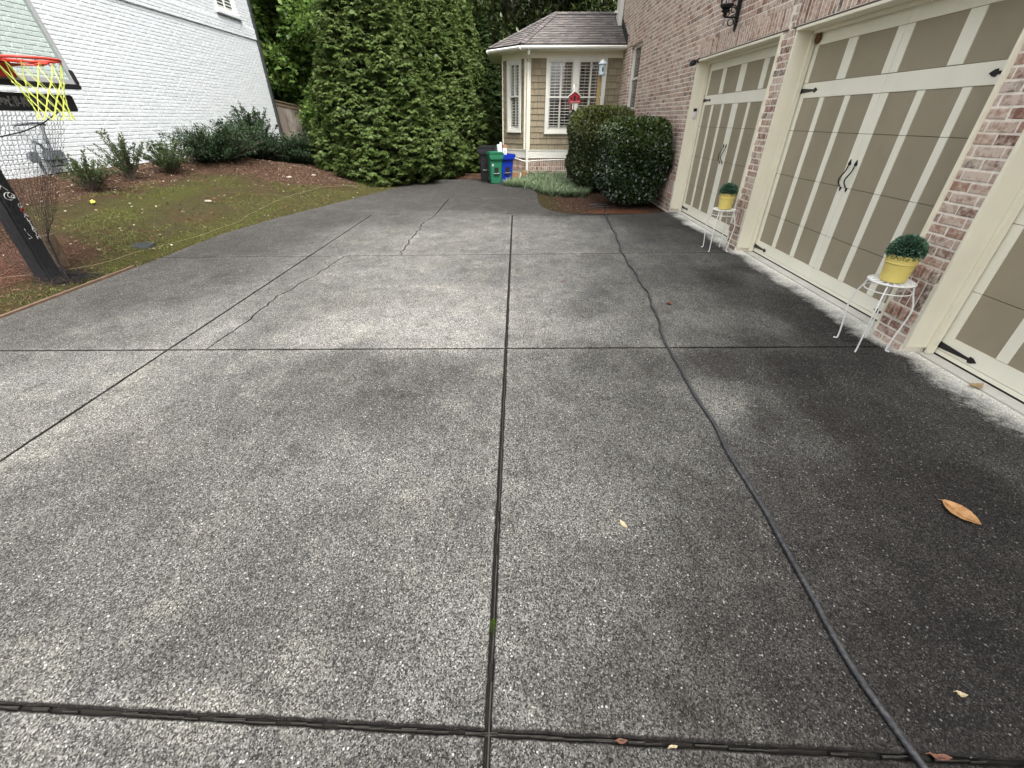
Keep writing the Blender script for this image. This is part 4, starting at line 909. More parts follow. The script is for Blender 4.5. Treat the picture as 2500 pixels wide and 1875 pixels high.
hedge(2.1, 12.35, .68, .75, 1.80, 42000, 'clipped shrub behind the large boxy one, lighter green on top, beside the feeder pole', 6)

# spreading shrubs and saplings on the left lawn
M_yew = leafmat('dark_yew_needles', (.016, .034, .015), (.06, .10, .042), (.01, .018, .008), .5, .2, .3)
M_sap = leafmat('small_grey_green_leaves', (.045, .07, .026), (.13, .17, .07), (.04, .045, .02), .5, .3, .3)
def wild(name, x, y, Rr, Hh, nb, L, mat, label, seed, lean=(0, 0), group='shrubs along the white house', open_=0., per=60):
    g = np.random.default_rng(seed); z = gz_at(x, y); r_ = empty(name, (x, y, z), label, 'shrub', group); st = MB(); PP = []; DD = []
    for k in range(nb):
        a = g.uniform(0, 2 * math.pi); el = g.uniform(.15, 1.25) if open_ == 0 else g.uniform(.5, 1.4); L_ = g.uniform(.6, 1.05)
        tip = np.array([math.cos(a) * Rr * math.cos(el) * L_ * 1.25 + lean[0], math.sin(a) * Rr * math.cos(el) * L_ * 1.25 + lean[1], Hh * (.18 + .82 * math.sin(el)) * L_])
        mid = tip * np.array([.45, .45, .6]) + g.normal(0, .03, 3); pts = [np.array([g.normal(0, .02), g.normal(0, .02), -.03])]
        for q in (.33, .66, 1): pts.append((1 - q) ** 2 * pts[0] + 2 * q * (1 - q) * mid + q * q * tip)
        st.tube([tuple(p) for p in pts], [.011, .008, .005, .002], 5)
        m = per; q = g.uniform(.25 if open_ == 0 else .3, 1.03, m)[:, None]; b = (1 - q) ** 2 * pts[0] + 2 * q * (1 - q) * mid + q * q * tip; dr = unit(2 * (1 - q) * (mid - pts[0]) + 2 * q * (tip - mid))
        sp = g.normal(0, .05 if open_ == 0 else .035, (m, 3)) * (1.1 - q * .6) * Rr * 1.3; PP.append(b + sp); DD.append(unit(dr * .9 + rand_unit(m, g) * .8))
    P = np.concatenate(PP); D = np.concatenate(DD); n = len(P); Nn = unit(np.array([0, 0, 1.]) + rand_unit(n, g) * .6); Nn = unit(Nn - D * (Nn * D).sum(1)[:, None]); l = g.uniform(.6, 1.2, n) * L
    V, F = leaves(P, D, Nn, l, l * .24, .2); np_mesh('foliage', V, F, mat, r_, {'tint': np.repeat(g.random(n) * np.clip(P[:, 2] / Hh, .2, 1), 4)})
    o = st.build('stems', M_bark, None, loc=(0, 0, 0)); o.parent = r_; return r_
wild('spreading_shrub', -7.25, 11.6, 1.1, .8, 150, .06, M_yew, 'wide dark spreading shrub at the left end of the big dark clump', 21, per=110)
wild('spreading_shrub', -7.3, 13.1, 1.05, .95, 150, .06, M_yew, 'dark spreading shrub in the middle of the big dark clump, against the white wall', 22, per=110)
wild('tall_shrub', -7.5, 13.9, .75, 1.25, 60, .065, M_yew, 'tallest dark shrub of the clump, its feathery tip in front of the white wall', 23, open_=1, per=120)
wild('spreading_shrub', -6.3, 13.9, 1.1, .8, 150, .06, M_yew, 'dark low shrub at the right end of the clump, in front of the wooden fence', 24, per=110)
wild('sapling_shrub', -7.45, 8.0, .62, .62, 38, .05, M_sap, 'small sparse shrub nearest the gas meter', 25, open_=1, per=60, group='small sparse shrubs on the lawn')
wild('sapling_shrub', -7.5, 9.0, .50, .85, 34, .05, M_sap, 'upright sparse shrub, second from the gas meter', 26, open_=1, per=60, group='small sparse shrubs on the lawn')
wild('sapling_shrub', -7.4, 9.95, .55, .62, 44, .05, M_sap, 'dense little shrub just left of the big dark clump', 27, open_=1, per=75, group='small sparse shrubs on the lawn')

# lily turf patch, grass, pine straw, litter
def blades(P, g, L, w, mat, name, label, cat, lean=.8, tint=None, seg=3):
    n = len(P); a = g.uniform(0, 2 * math.pi, n); d = np.stack([np.cos(a), np.sin(a), np.zeros(n)], 1); s_ = np.stack([-np.sin(a), np.cos(a), np.zeros(n)], 1); ln = g.uniform(.6, 1.1, n) * L; le = g.uniform(.3, 1, n) * lean
    rows = []
    for k in range(seg + 1):
        q = k / seg; c = P + d * (ln * le * q ** 1.6)[:, None] + np.array([0, 0, 1.]) * (ln * (q - .55 * le * q * q))[:, None]; ww = (w * (1 - q ** 2 * .9)); rows += [c - s_ * ww, c + s_ * ww]
    V = np.stack(rows, 1).reshape(-1, 3); k2 = 2 * (seg + 1); F = (np.arange(n)[:, None, None] * k2 + np.array([[2 * k, 2 * k + 1, 2 * k + 3, 2 * k + 2] for k in range(seg)])[None]).reshape(-1, 4)
    T = np.tile(np.repeat(np.linspace(0, 1, seg + 1), 2), n); o = np_mesh(name, V, F, mat, None, {'tint': T}); tag(o, label, cat, kind='stuff'); return o
M_liri = leafmat('lily_turf_blades', (.03, .055, .022), (.30, .38, .22), (.05, .08, .04), .4, .25, .5)
from mathutils.geometry import intersect_point_tri_2d
lp = [(-.2, 14.0), (-.42, 13.45), (-.25, 12.95), (.3, 12.35), (.55, 11.9), (.75, 11.35), (1.0, 11.1), (1.7, 11.2), (1.9, 12.2), (2.3, 13.0), (3.1, 14.4), (3.1, 15.4), (.3, 15.45), (-.2, 15.0)]
def inpoly(X, Y, poly):
    ins = np.zeros(len(X), bool); m = len(poly)
    for i in range(m):
        x0, y0 = poly[i - 1]; x1, y1 = poly[i]; c = (y0 > Y) != (y1 > Y); ins ^= c & (X < (x1 - x0) * (Y - y0) / (y1 - y0 + 1e-12) + x0)
    return ins
q = g.random((1150, 2)) * [3.8, 4.5] + [-.6, 11.0]; q = q[inpoly(q[:, 0], q[:, 1], lp)]; q = np.repeat(q, 26, 0) + g.normal(0, .03, (len(q) * 26, 2)); P = np.column_stack([q, gz_arr(q[:, 0], q[:, 1])])
blades(P, g, .28, .0075, M_liri, 'lily_turf', 'patch of variegated lily turf in front of the bay', 'ground cover', 1.1)
M_gr = leafmat('short_grass', (.07, .085, .02), (.20, .22, .06), (.14, .10, .05), .6, .3, .2)
n = 90000; X = g.uniform(-8.4, -3.0, n); Y = 3.4 + 9.5 * g.random(n); e = np.array([edge_x(y) for y in Y]); k = (X < e - .0); X, Y = X[k], Y[k]
ms = vnoise(X, Y, 1.6, 8) + .6 * vnoise(X, Y, 5, 9); dE = np.array([edge_x(y) for y in Y]) - X; k = (ms + .8 * np.exp(-dE / .5) > .86) & ~((X < -7.3) | ((X + 6.1) ** 2 + (Y - 4.7) ** 2 < 1.1) | ((X + 6.1) ** 2 / 3.4 + (Y - 12.2) ** 2 / 2.2 < 1)); X, Y = X[k], Y[k]
P = np.column_stack([X, Y, gz_arr(X, Y) - .004]); blades(P, g, .045, .003, M_gr, 'lawn_grass', 'thin short grass and moss of the left lawn', 'grass', .9, seg=2)
M_straw = paint('red_pine_straw', (.15, .07, .042), .7, .6, 0, scale=90)
def needles(n, cx, cy, rx, ry, L, g):
    a = g.normal(0, .5, (n, 2)) * [rx, ry] + [cx, cy]; a = a[a[:, 0] < -4.98]; n = len(a); z = gz_arr(a[:, 0], a[:, 1]) + g.uniform(.003, .03, n); th = g.uniform(0, 6.28, n); l = g.uniform(.5, 1, n) * L
    d = np.stack([np.cos(th), np.sin(th), g.normal(0, .12, n)], 1); s_ = np.stack([-np.sin(th), np.cos(th), np.zeros(n)], 1) * .0016; p0 = np.column_stack([a, z])
    p1 = p0 + d * l[:, None] * .5 + np.array([0, 0, .006]) + s_ * g.normal(0, 5, n)[:, None]; p2 = p0 + d * l[:, None]
    V = np.stack([p0 - s_, p0 + s_, p1 + s_, p1 - s_, p2 + s_ * .5, p2 - s_ * .5], 1).reshape(-1, 3); F = (np.arange(n)[:, None, None] * 6 + np.array([[0, 1, 2, 3], [3, 2, 4, 5]])[None]).reshape(-1, 4); return V, F
a1 = needles(7500, -6.0, 4.55, .75, 1.1, .16, g); a2 = needles(2500, -7.2, 5.4, .7, 1.0, .16, g)
o = np_mesh('pine_straw', np.concatenate([a1[0], a2[0]]), np.concatenate([a1[1], a2[1] + len(a1[0])]), M_straw); tag(o, 'reddish pine straw scattered round the hoop pole and post', 'pine straw', kind='stuff')
# leaf and bark litter over the beds
n = 9000; X = g.uniform(-8.6, -3.4, n); Y = g.uniform(4, 14.5, n); k = X < np.array([edge_x(y) for y in Y]) - .03; X, Y = X[k], Y[k]; n = len(X)
wgt = 1.0 * (((X + 6.1) / 1.7) ** 2 + ((Y - 12.2) / 1.5) ** 2 < 1.2) + .8 * (X < -7.2) + .45; k = g.random(n) < wgt; X, Y = X[k], Y[k]; n = len(X)
P = np.column_stack([X, Y, gz_arr(X, Y) + .008]); D = unit(np.column_stack([g.normal(size=(n, 2)), g.normal(0, .2, n)])); Nn = unit(np.array([0, 0, 1.]) + rand_unit(n, g) * .4); Nn = unit(Nn - D * (Nn * D).sum(1)[:, None]); l = g.uniform(.02, .055, n)
V, F = leaves(P, D, Nn, l, l * .28, .2); t = NT('dead_leaf_litter'); t.fin(t.ramp(t.island(), [(0, (.05, .028, .016)), (.35, (.12, .065, .035)), (.6, (.2, .13, .07)), (.85, (.34, .28, .19)), (.95, (.5, .47, .4))], 'CONSTANT'), .8)
o = np_mesh('leaf_litter', V, F, t.m); tag(o, 'dead leaves and bark chips scattered over the left bed', 'leaf litter', kind='stuff')
n = 500; X = g.uniform(.7, 3.0, n); Y = g.uniform(8.95, 12, n); P = np.column_stack([X, Y, gz_arr(X, Y) + .006]); D = unit(np.column_stack([g.normal(size=(n, 2)), g.normal(0, .2, n)])); Nn = np.tile([0, 0, 1.], (n, 1)); Nn = unit(Nn - D * (Nn * D).sum(1)[:, None]); l = g.uniform(.015, .05, n)
k = ~((X < 1.4) & (Y < 9.2)); V, F = leaves(P[k], D[k], Nn[k], l[k], l[k] * .28, .2); o = np_mesh('bed_litter', V, F, t.m); tag(o, 'dead leaves scattered on the bare bed by the clipped shrubs', 'leaf litter', kind='stuff')

# ---------------------------------------------------------------- objects
def solo(mb, name, mat, base, label, cat, group=None, smooth=None):
    o = mb.build(name, mat, None, loc=base)
    if smooth: smooth_by_angle(o, smooth)
    return tag(o, label, cat, group)
# garden hose
hp = [(1.95, 10.3), (1.95, 10.06), (1.74, 8.73), (1.6, 7.01), (1.48, 5.92), (1.45, 5.09), (1.41, 4.29), (1.33, 3.68), (1.25, 3.11), (1.24, 2.74), (1.22, 2.39), (1.225, 2.06), (1.2, 1.81), (1.2, 1.59), (1.2, 1.39), (1.19, 1.25), (1.18, 1.09), (1.17, .93), (1.16, .8), (1.16, .69), (1.17, .59), (1.18, .51), (1.19, .42), (1.2, .1), (1.2, -.6)]
def catmull(p, n):
    o = []
    for i in range(len(p) - 1):
        a, b, c, d = [np.array(p[min(max(k, 0), len(p) - 1)], float) for k in (i - 1, i, i + 1, i + 2)]
        for k in range(n): t = k / n; o.append(tuple(.5 * (2 * b + (c - a) * t + (2 * a - 5 * b + 4 * c - d) * t * t + (3 * b - a - 3 * c + d) * t ** 3)))
    return o + [tuple(map(float, p[-1]))]
cc = catmull(hp, 14); m = MB(); pts = []
for i, (x, y) in enumerate(cc):
    w = .012 * math.sin(y * 9) + .006 * math.sin(y * 23 + 1); w *= ss(2.2, 4, y); z = .0125 if not (y > 8.75 and x > 1.4) else gz_at(x, y) + .012
    pts.append((x + w, y, max(z, .0125) if y < 8.9 else z))
pts = [(2.35, 10.4, gz_at(2.35, 10.4) + .01), (2.0, 10.0, gz_at(2, 10) + .014), (1.62, 10.1, gz_at(1.62, 10.1) + .012), (1.8, 9.75, gz_at(1.8, 9.75) + .012), (1.93, 9.78, gz_at(1.93, 9.78) + .016)] + [p for p in pts if p[1] < 9.7]
m.tube([(x, y, z - .0015) for x, y, z in pts], .011, 10)
t = NT('black_hose_rubber'); w_ = t.noise(t.pos(), 60, 4, .7).outputs[0]; t.bump(w_, .2, .002); M_hose = t.fin(t.mix(t.rng(w_, .4, .65), (.022, .023, .026), (.07, .07, .072)), .32, 0, .5)
solo(m, 'garden_hose', M_hose, (1.2, 3, 0), 'long black garden hose snaking over the drive from the clipped shrubs', 'hose', smooth=60)
# thin cord on the lawn edge
lc = [g_[0:2] for g_ in [(-6.5, 3.9), (-5.9, 4.2), (-5.45, 4.55), (-5.2, 5.2), (-5.15, 5.9), (-5.05, 6.6), (-5.02, 7.2), (-4.95, 7.8), (-5.0, 8.3), (-5.0, 9.2), (-4.9, 10.2), (-4.6, 11.2), (-4.1, 12.0)]]
m = MB(); m.tube([(x, y, gz_at(x, y) + .010 + .004 * math.sin(y * 7)) for x, y in catmull(lc, 6)], .0035, 6); solo(m, 'thin_cord', paint('tan_cord', (.20, .16, .09), .7, .1), (-5.1, 6, 0), 'thin tan cord lying along the lawn beside the drive edge', 'cord')
# edging strip by the hoop
m = MB(); m.box(-4.925, -4.89, 3.0, 5.3, -.1, .012, Matrix.Rotation(R(-.6), 3, 'Z')); solo(m, 'lawn_edging', paint('rusty_edging', (.12, .075, .05), .85, .3, .5, (.08, .06, .04), 9), (-4.9, 4, 0), 'rust brown strip edging the lawn at the foot of the hoop pole', 'edging')
# drain cover
m = MB(); zc = gz_at(-5.28, 6.02); m.lathe([(.0, .0), (.11, .012), (.13, .01), (.135, -.03)], (-5.28, 6.02, zc + .012), 20, False)
for k in range(7): m.box(-5.37, -5.19, 5.945 + k * .022, 5.953 + k * .022, zc + .02, zc + .03)
solo(m, 'drain_cover', paint('dark_plastic_lid', (.04, .045, .045), .6, .2), (-5.28, 6.02, zc), 'dark round drain cover sunk in the grass beside the drive', 'drain cover')
# hollow wooden post
px, py = -5.42, 4.95; zc = gz_at(px, py); m = MB(); prof = []
k = 18; ro = [.068 + random.uniform(-.006, .006) for _ in range(k)]
vs = []; fs = []
for zz, f1 in ((-.1, 1.05), (.12, 1.0), (.3, 1.02), (.345, 1.0), (.35, .93)):
    for j in range(k): a = 2 * math.pi * j / k; vs.append((px + ro[j] * f1 * math.cos(a), py + ro[j] * f1 * math.sin(a), zc + zz + (random.uniform(-.008, .008) if zz > .3 else 0)))
for zz in (.335, .1):
    for j in range(k): a = 2 * math.pi * j / k; vs.append((px + .046 * math.cos(a), py + .046 * math.sin(a), zc + zz))
for i in range(6):
    for j in range(k): j2 = (j + 1) % k; fs.append((i * k + j, i * k + j2, (i + 1) * k + j2, (i + 1) * k + j))
fs.append(tuple(6 * k + j for j in range(k))); m.add(vs, fs)
t = NT('weathered_wood'); n_ = t.noise(t.scalev(t.pos(), (1, 1, .12)), 90, 5, .7).outputs[0]; t.bump(n_, .6, .005); M_wood = t.fin(t.mix(t.rng(n_, .35, .65), (.06, .04, .025), (.20, .145, .09)), .9)
solo(m, 'hollow_post', M_wood, (px, py, zc), 'short hollow wooden post standing in pine straw beside the hoop pole', 'post', smooth=50)

# basketball hoop ------------------------------------------------
BX, BY = -4.67, 4.64; PX, PY = -5.27, 4.60
hoop = empty('basketball_hoop', (PX, PY, -.03), 'basketball hoop on a black padded pole with red rim and yellow net', 'basketball hoop')
M_pad = paint('black_vinyl_pad', (.008, .008, .010), .6, .15, .2, (.03, .03, .03), 12)
M_redr = paint('red_rim_paint', (.42, .035, .02), .4, .1, .2, (.25, .06, .04), 15)
M_grey = paint('grey_steel', (.28, .28, .29), .4, .05); M_yel = NT('neon_yellow_cord').fin((.50, .56, .10), .6)
m = MB(); m.bbox(PX - .085, PX + .085, PY - .085, PY + .085, -.05, 1.62, .02); pad = m.build('pole_pad', M_pad, hoop)
m = MB(); m.box(PX - .06, PX + .06, PY - .06, PY + .06, 1.621, 2.5); m.obox((PX + .25, PY, 2.2), (1, 0, -.1), (0, 1, 0), (.1, 0, 1), .27, .06, .04); m.obox((PX + .25, PY, 2.6), (1, 0, .1), (0, 1, 0), (-.1, 0, 1), .27, .06, .03); m.build('pole', M_black, hoop)
m = MB(); m.bbox(PX - .15, PX + .15, PY - .15, PY + .15, -.06, -.005, .006); m.build('base_plate', M_black, hoop)
t = NT('acrylic'); tr = t.node('ShaderNodeBsdfTransparent', {'Color': (.90, .95, .92)}); gl = t.node('ShaderNodeBsdfGlossy'); gl.inputs['Roughness'].default_value = .03; mx = t.node('ShaderNodeMixShader', {'Fac': .07}); t.t.links.new(tr.outputs[0], mx.inputs[1]); t.t.links.new(gl.outputs[0], mx.inputs[2]); t.t.links.new(mx.outputs[0], t.out.inputs[0])
m = MB(); m.box(BX - .01, BX, BY - .77, BY + .77, 1.92, 2.72); LEAN = lambda mb: setattr(mb, 'v', [(x - .15 * max(0, z - 1.9), y, z) for x, y, z in mb.v]); LEAN(m); bb = m.build('backboard', t.m, hoop)
m = MB(); y1 = BY + .79; y0 = BY - .79
for a, b in ((y0, y0 + .035), (y1 - .035, y1)): m.box(BX - .035, BX + .004, a, b, 1.90, 2.74)
m.box(BX - .035, BX + .004, y0 + .036, y1 - .036, 1.905, 1.945); m.box(BX - .035, BX + .004, y0 + .036, y1 - .036, 2.70, 2.74)
m.box(BX - .06, BX - .012, BY + .13, BY + .175, 1.95, 2.69); m.box(BX - .06, BX - .012, BY - .175, BY - .13, 1.95, 2.69); LEAN(m); m.build('frame', M_grey, bb)
m = MB(); m.bbox(BX - .045, BX + .02, y0 - .012, y1 + .012, 1.86, 1.904, .008)
for a, b in ((y1 - .03, y1 + .014), (y0 - .014, y0 + .03)): m.bbox(BX - .045, BX + .02, a, b, 1.905, 2.03, .008)
LEAN(m); m.build('edge_padding', M_pad, bb)
rc = (BX + .33, BY, 2.045); rr_ = .215
m = MB(); ring = [(rc[0] + rr_ * math.cos(a), rc[1] + rr_ * math.sin(a), rc[2]) for a in np.linspace(0, 2 * math.pi, 41)]; m.tube(ring, .011, 8, False)
m.tube([(rc[0] + (rr_ + .006) * math.cos(a), rc[1] + (rr_ + .006) * math.sin(a), rc[2] - .028) for a in np.linspace(1.9, 4.4, 20)], .008, 6)
for s in (-1, 1): m.tube([(BX + .01, BY + s * .13, rc[2] - .03), (rc[0] - .02, BY + s * .212, rc[2] - .012)], .011, 6)
m.extr([(BX + .0, BY - .13, rc[2] - .0), (BX + .0, BY + .13, rc[2] - .0), (BX + .17, BY + .10, rc[2] - .012), (BX + .17, BY - .10, rc[2] - .012)], (0, 0, -.006)); m.bbox(BX + .004, BX + .05, BY - .12, BY + .12, 1.92, rc[2] + .015, .006)
NR = 12
for k in range(NR):
    a = 2 * math.pi * k / NR; p = Vector((rc[0] + rr_ * math.cos(a), rc[1] + rr_ * math.sin(a), rc[2] - .012)); tg = Vector((-math.sin(a), math.cos(a), 0)); m.tube([p - tg * .018, p - tg * .012 + Vector((0, 0, -.018)), p + tg * .012 + Vector((0, 0, -.018)), p + tg * .018], .003, 5)
rim = m.build('rim', M_redr, hoop); smooth_by_angle(rim, 50)
m = MB()
lv = [(rr_, 0), (rr_ * .80, -.13), (rr_ * .68, -.20), (rr_ * .60, -.265), (rr_ * .56, -.325), (rr_ * .58, -.38), (rr_ * .62, -.43)]
def npnt(l, k): r0, dz = lv[l]; a = 2 * math.pi * (k + (.5 if l % 2 else 0)) / NR; return Vector((rc[0] + r0 * math.cos(a), rc[1] + r0 * math.sin(a), rc[2] - .03 + dz))
for l in range(len(lv) - 1):
    for k in range(NR):
        p = npnt(l, k); q1 = npnt(l + 1, k); q2 = npnt(l + 1, k - 1) if l % 2 == 0 else npnt(l + 1, k + 1)
        for q in (q1, q2): m.tube([p, (p + q) / 2 + Vector((0, 0, -.004)), q], .0027, 5)
    if l:
        for k in range(NR): p = npnt(l, k); m.tube([p + Vector((0, 0, .006)), p - Vector((0, 0, .018))], .004, 5)
m.build('net', M_yel, rim)
m = MB(); m.bbox(BX - .16, BX - .06, BY - .75, BY + .73, 1.665, 1.81, .01); ret = m.build('return_bar', M_pad, hoop)
m = MB()
for k in range(110): y = BY - .3 + random.random() * .75; m.box(BX - .059, BX - .057, y, y + random.uniform(.004, .02), 1.69 + random.random() * .075, 1.694 + random.random() * .085)
m.build('worn_lettering', paint('worn_white_print', (.13, .13, .125), .6, .3), ret)
# ball return net: hung under the bar and gathered to the pole foot
EC = [(1.67, -4.84, 5.30), (1.3, -5.06, 5.33), (1.05, -5.2, 5.28), (.75, -5.3, 5.12), (.45, -5.38, 4.90), (.2, -5.28, 4.80), (0., -5.15, 4.76)]
CC = [(1.67, -4.80), (1.3, -4.96), (1.05, -5.06), (.75, -5.10), (.45, -5.13), (.2, -5.12), (0., -5.08)]
def itp(T, z, c):
    for a, b in zip(T, T[1:]):
        if z >= b[0]: q = (z - b[0]) / (a[0] - b[0]); return b[c] + (a[c] - b[c]) * q
    return T[-1][c]
def netsurf(u, v):      # u along, v down
    z = 1.67 * (1 - v); w = abs(2 * u - 1) ** 1.6; ey = itp(EC, z, 2) - PY; x = itp(CC, z, 1) * (1 - w) + itp(EC, z, 1) * w
    return Vector((x + .015 * math.sin(u * 17 + v * 5), PY + ey * (2 * u - 1) + .02 * math.sin(v * 12 + u * 7), z + .01))
m = MB(); nu, nv = 30, 42
P_ = [[netsurf(i / nu, j / nv) + Vector((random.uniform(-.004, .004), random.uniform(-.004, .004), random.uniform(-.004, .004))) for i in range(nu + 1)] for j in range(nv + 1)]
def strand(a, b, r=.0016):
    d = (b - a); s_ = d.cross(Vector((.4, -.8, .3))).normalized() * r; w = d.cross(s_).normalized() * r; m.add([a - s_, a + s_ * .5 + w, a + s_ * .5 - w, b - s_, b + s_ * .5 + w, b + s_ * .5 - w], [(0, 1, 4, 3), (1, 2, 5, 4), (2, 0, 3, 5)])
for j in range(nv):
    for i in range(nu + 1):
        if i < nu: strand(P_[j][i], P_[j + 1][i + 1 if j % 2 == 0 else i])
        if i > 0: strand(P_[j][i], P_[j + 1][i - 1 if j % 2 else i])
m.tube([tuple(q) for q in ((-5.03, 4.3, 1.50), (-5.05, 4.5, 1.46), (-5.03, 4.7, 1.45), (-5.03, 4.95, 1.49), (-5.01, 5.18, 1.56), (-4.93, 5.33, 1.66))], .006, 6)
for k in range(260):      # loose heap of netting on the ground
    a = random.uniform(0, 6.28); r_ = random.uniform(.02, .33) * (1 if random.random() < .6 else .6); x = PX + .18 + r_ * math.cos(a) * .8; y = PY + .10 + r_ * math.sin(a) * 1.3; p = Vector((x, y, max(gz_at(x, y), -.02) + random.uniform(.005, .07) * (1 - r_ / .4)))
    if x > -4.93: continue
    q = [p + Vector((random.uniform(-.05, .05), random.uniform(-.05, .05), random.uniform(-.01, .02))) for _ in range(3)]; strand(p, q[0]); strand(q[0], q[1]); strand(q[1], q[2])
m.build('return_net', NT('black_net_cord').fin((.010, .010, .011), .9), hoop)
# white print on the pad
def text_mesh(body, size, ext=.001, bold=0):
    cu = bpy.data.curves.new('t', 'FONT'); cu.body = body; cu.size = size; cu.extrude = ext; cu.offset = bold; cu.align_x = 'CENTER'; cu.align_y = 'CENTER'; cu.resolution_u = 2
    o = bpy.data.objects.new('t', cu); COL.objects.link(o); bpy.context.view_layer.update(); me = bpy.data.meshes.new_from_object(o.evaluated_get(bpy.context.evaluated_depsgraph_get())); bpy.data.objects.remove(o); return me
def place_text(body, size, origin, ux, uy, mat, name, parent, bold=0):
    me = text_mesh(body, size, .0008, bold); ux = Vector(ux).normalized(); uy = Vector(uy).normalized(); n = ux.cross(uy); b = origin_of(parent)
    for v in me.vertices: c = v.co.copy(); v.co = Vector(origin) + ux * c.x + uy * c.y + n * c.z - b
    me.materials.clear(); o = bpy.data.objects.new(name, me); me.materials.append(mat); COL.objects.link(o); o.parent = parent; return o
M_print = NT('white_print').fin((.6, .6, .6), .5); M_redp = NT('red_print').fin((.45, .06, .04), .5)
fx = PX + .0865
for k, ch in enumerate("GOALIATH"): place_text(ch, .058, (fx, PY + .05, .83 - k * .045), (0, 1, 0), (0, 0, 1), M_redp if k == 1 else M_print, 'pad_print', pad, .001)
m = MB()
for r0, a0, a1, cy, cz in ((.045, .3, 5.0, .0, .93), (.03, 1.5, 6.5, .02, .935), (.018, 0, 5.5, .035, .92)):
    m = MB(); m.tube([(fx + .0005, PY + cy + r0 * math.cos(a), cz + r0 * .8 * math.sin(a)) for a in np.linspace(a0, a1, 16)], .003, 4); m.build('pad_emblem', M_print, pad)
m = MB(); m.tube([(fx, PY - .05, 1.0), (fx, PY - .02, 1.03), (fx, PY + .02, .98)], .0025, 4); m.build('pad_emblem', M_print, pad); m = MB(); m.tube([(fx, PY - .04, .62), (fx, PY - .035, .57), (fx, PY - .015, .52), (fx, PY - .05, .52)], .003, 4); m.build('pad_emblem', M_print, pad)

# gas meter --------------------------------------------------------
gm = empty('gas_meter', (-8.62, 8.75, .7), 'grey gas meter with bent pipes on the white brick wall', 'gas meter'); M_gp = paint('grey_pipe_paint', (.11, .12, .13), .5, .1, .2, (.2, .2, .2), 20); X = -8.62
m = MB(); m.tube([(X - .15, 8.52, 1.50), (X, 8.52, 1.52), (X, 8.62, 1.53), (X, 8.9, 1.53), (X, 8.93, 1.5)], .022, 8); m.tube([(X, 8.86, 1.52), (X, 8.82, 1.35), (X, 8.8, 1.2), (X, 8.8, 1.0)], .024, 8)
m.tube([(X, 8.47, .6), (X, 8.47, .9), (X, 8.5, 1.15), (X, 8.56, 1.24), (X, 8.66, 1.2), (X, 8.68, 1.05)], .024, 8); m.tube([(X, 8.66, 1.13), (X, 8.82, 1.13)], .018, 8); m.tube([(X, 8.62, .62), (X, 8.62, .8), (X, 8.62, .92)], .02, 8); m.tube([(X, 8.8, 1.3), (X, 8.8, 1.24)], .036, 8); m.tube([(X, 8.56, 1.27), (X, 8.56, 1.2)], .036, 8)
smooth_by_angle(m.build('pipe', M_gp, gm), 50)
m = MB(); m.bbox(X - .09, X + .09, 8.64, 8.96, .84, 1.1, .03); m.bbox(X - .1, X + .1, 8.62, 8.98, .955, .975, .004); m.build('meter_body', M_gp, gm)
m = MB(); m.tube([(X + .03, 8.36, 1.02), (X + .075, 8.36, 1.02)], .09, 18); m.tube([(X - .03, 8.36, 1.02), (X + .03, 8.36, 1.02)], .05, 12); m.tube([(X, 8.36, 1.02), (X, 8.47, 1.02)], .02, 8); smooth_by_angle(m.build('regulator', M_gp, gm), 50)
# fence ------------------------------------------------------------
fe = empty('wooden_fence', (-8.85, 18.5, .3), 'weathered wooden privacy fence between the white house and the trees', 'fence'); A = Vector((-8.86, 18.1, 0)); B = Vector((-8.05, 21.6, 0)); d = (B - A); Lf = d.length; d.normalize(); nn = Vector((d.y, -d.x, 0)); m = MB(); x = 0
t = NT('weathered_fence_board'); isl = t.island(); n_ = t.noise(t.scalev(t.pos(), (1, 1, .15)), 40, 5, .7).outputs[0]; n3 = t.noise(t.pos(), 1.6, 4, .6).outputs[0]
c = t.mix(isl, (.13, .105, .085), (.20, .165, .135)); c = t.mix(t.rng(n_, .4, .7, 0, .7), c, (.07, .055, .042)); c = t.mix(t.rng(n3, .45, .6, 0, .6), c, (.30, .27, .24)); t.bump(n_, .4, .004); M_fb = t.fin(c, .9)
def ftop(s): return 2.16 - .11 * s
while x < Lf: w = .138; p = A + d * (x + w / 2) + nn * random.uniform(0, .004); m.obox(p + Vector((0, 0, (ftop(x) - .04) / 2)), d, nn, (0, 0, 1), w / 2 - .004, .009, (ftop(x) - .04) / 2); x += w
m.build('boards', M_fb, fe); m = MB()
m.extr([A + nn * .03 + Vector((0, 0, ftop(0) - .12)), A + nn * .03 + Vector((0, 0, ftop(0))), B + nn * .03 + Vector((0, 0, ftop(Lf))), B + nn * .03 + Vector((0, 0, ftop(Lf) - .12))], -nn * .02); m.extr([A + nn * .06 + Vector((0, 0, ftop(0) + .002)), A + nn * .06 + Vector((0, 0, ftop(0) + .035)), B + nn * .06 + Vector((0, 0, ftop(Lf) + .035)), B + nn * .06 + Vector((0, 0, ftop(Lf) + .002))], -nn * .12)
m.build('cap_rail', M_wood, fe)
for s in (.06, 2.4): m = MB(); p = A + d * s + nn * .055; m.obox(p + Vector((0, 0, (ftop(s) - .14) / 2)), d, nn, (0, 0, 1), .045, .045, (ftop(s) - .14) / 2); m.build('post', M_wood, fe)

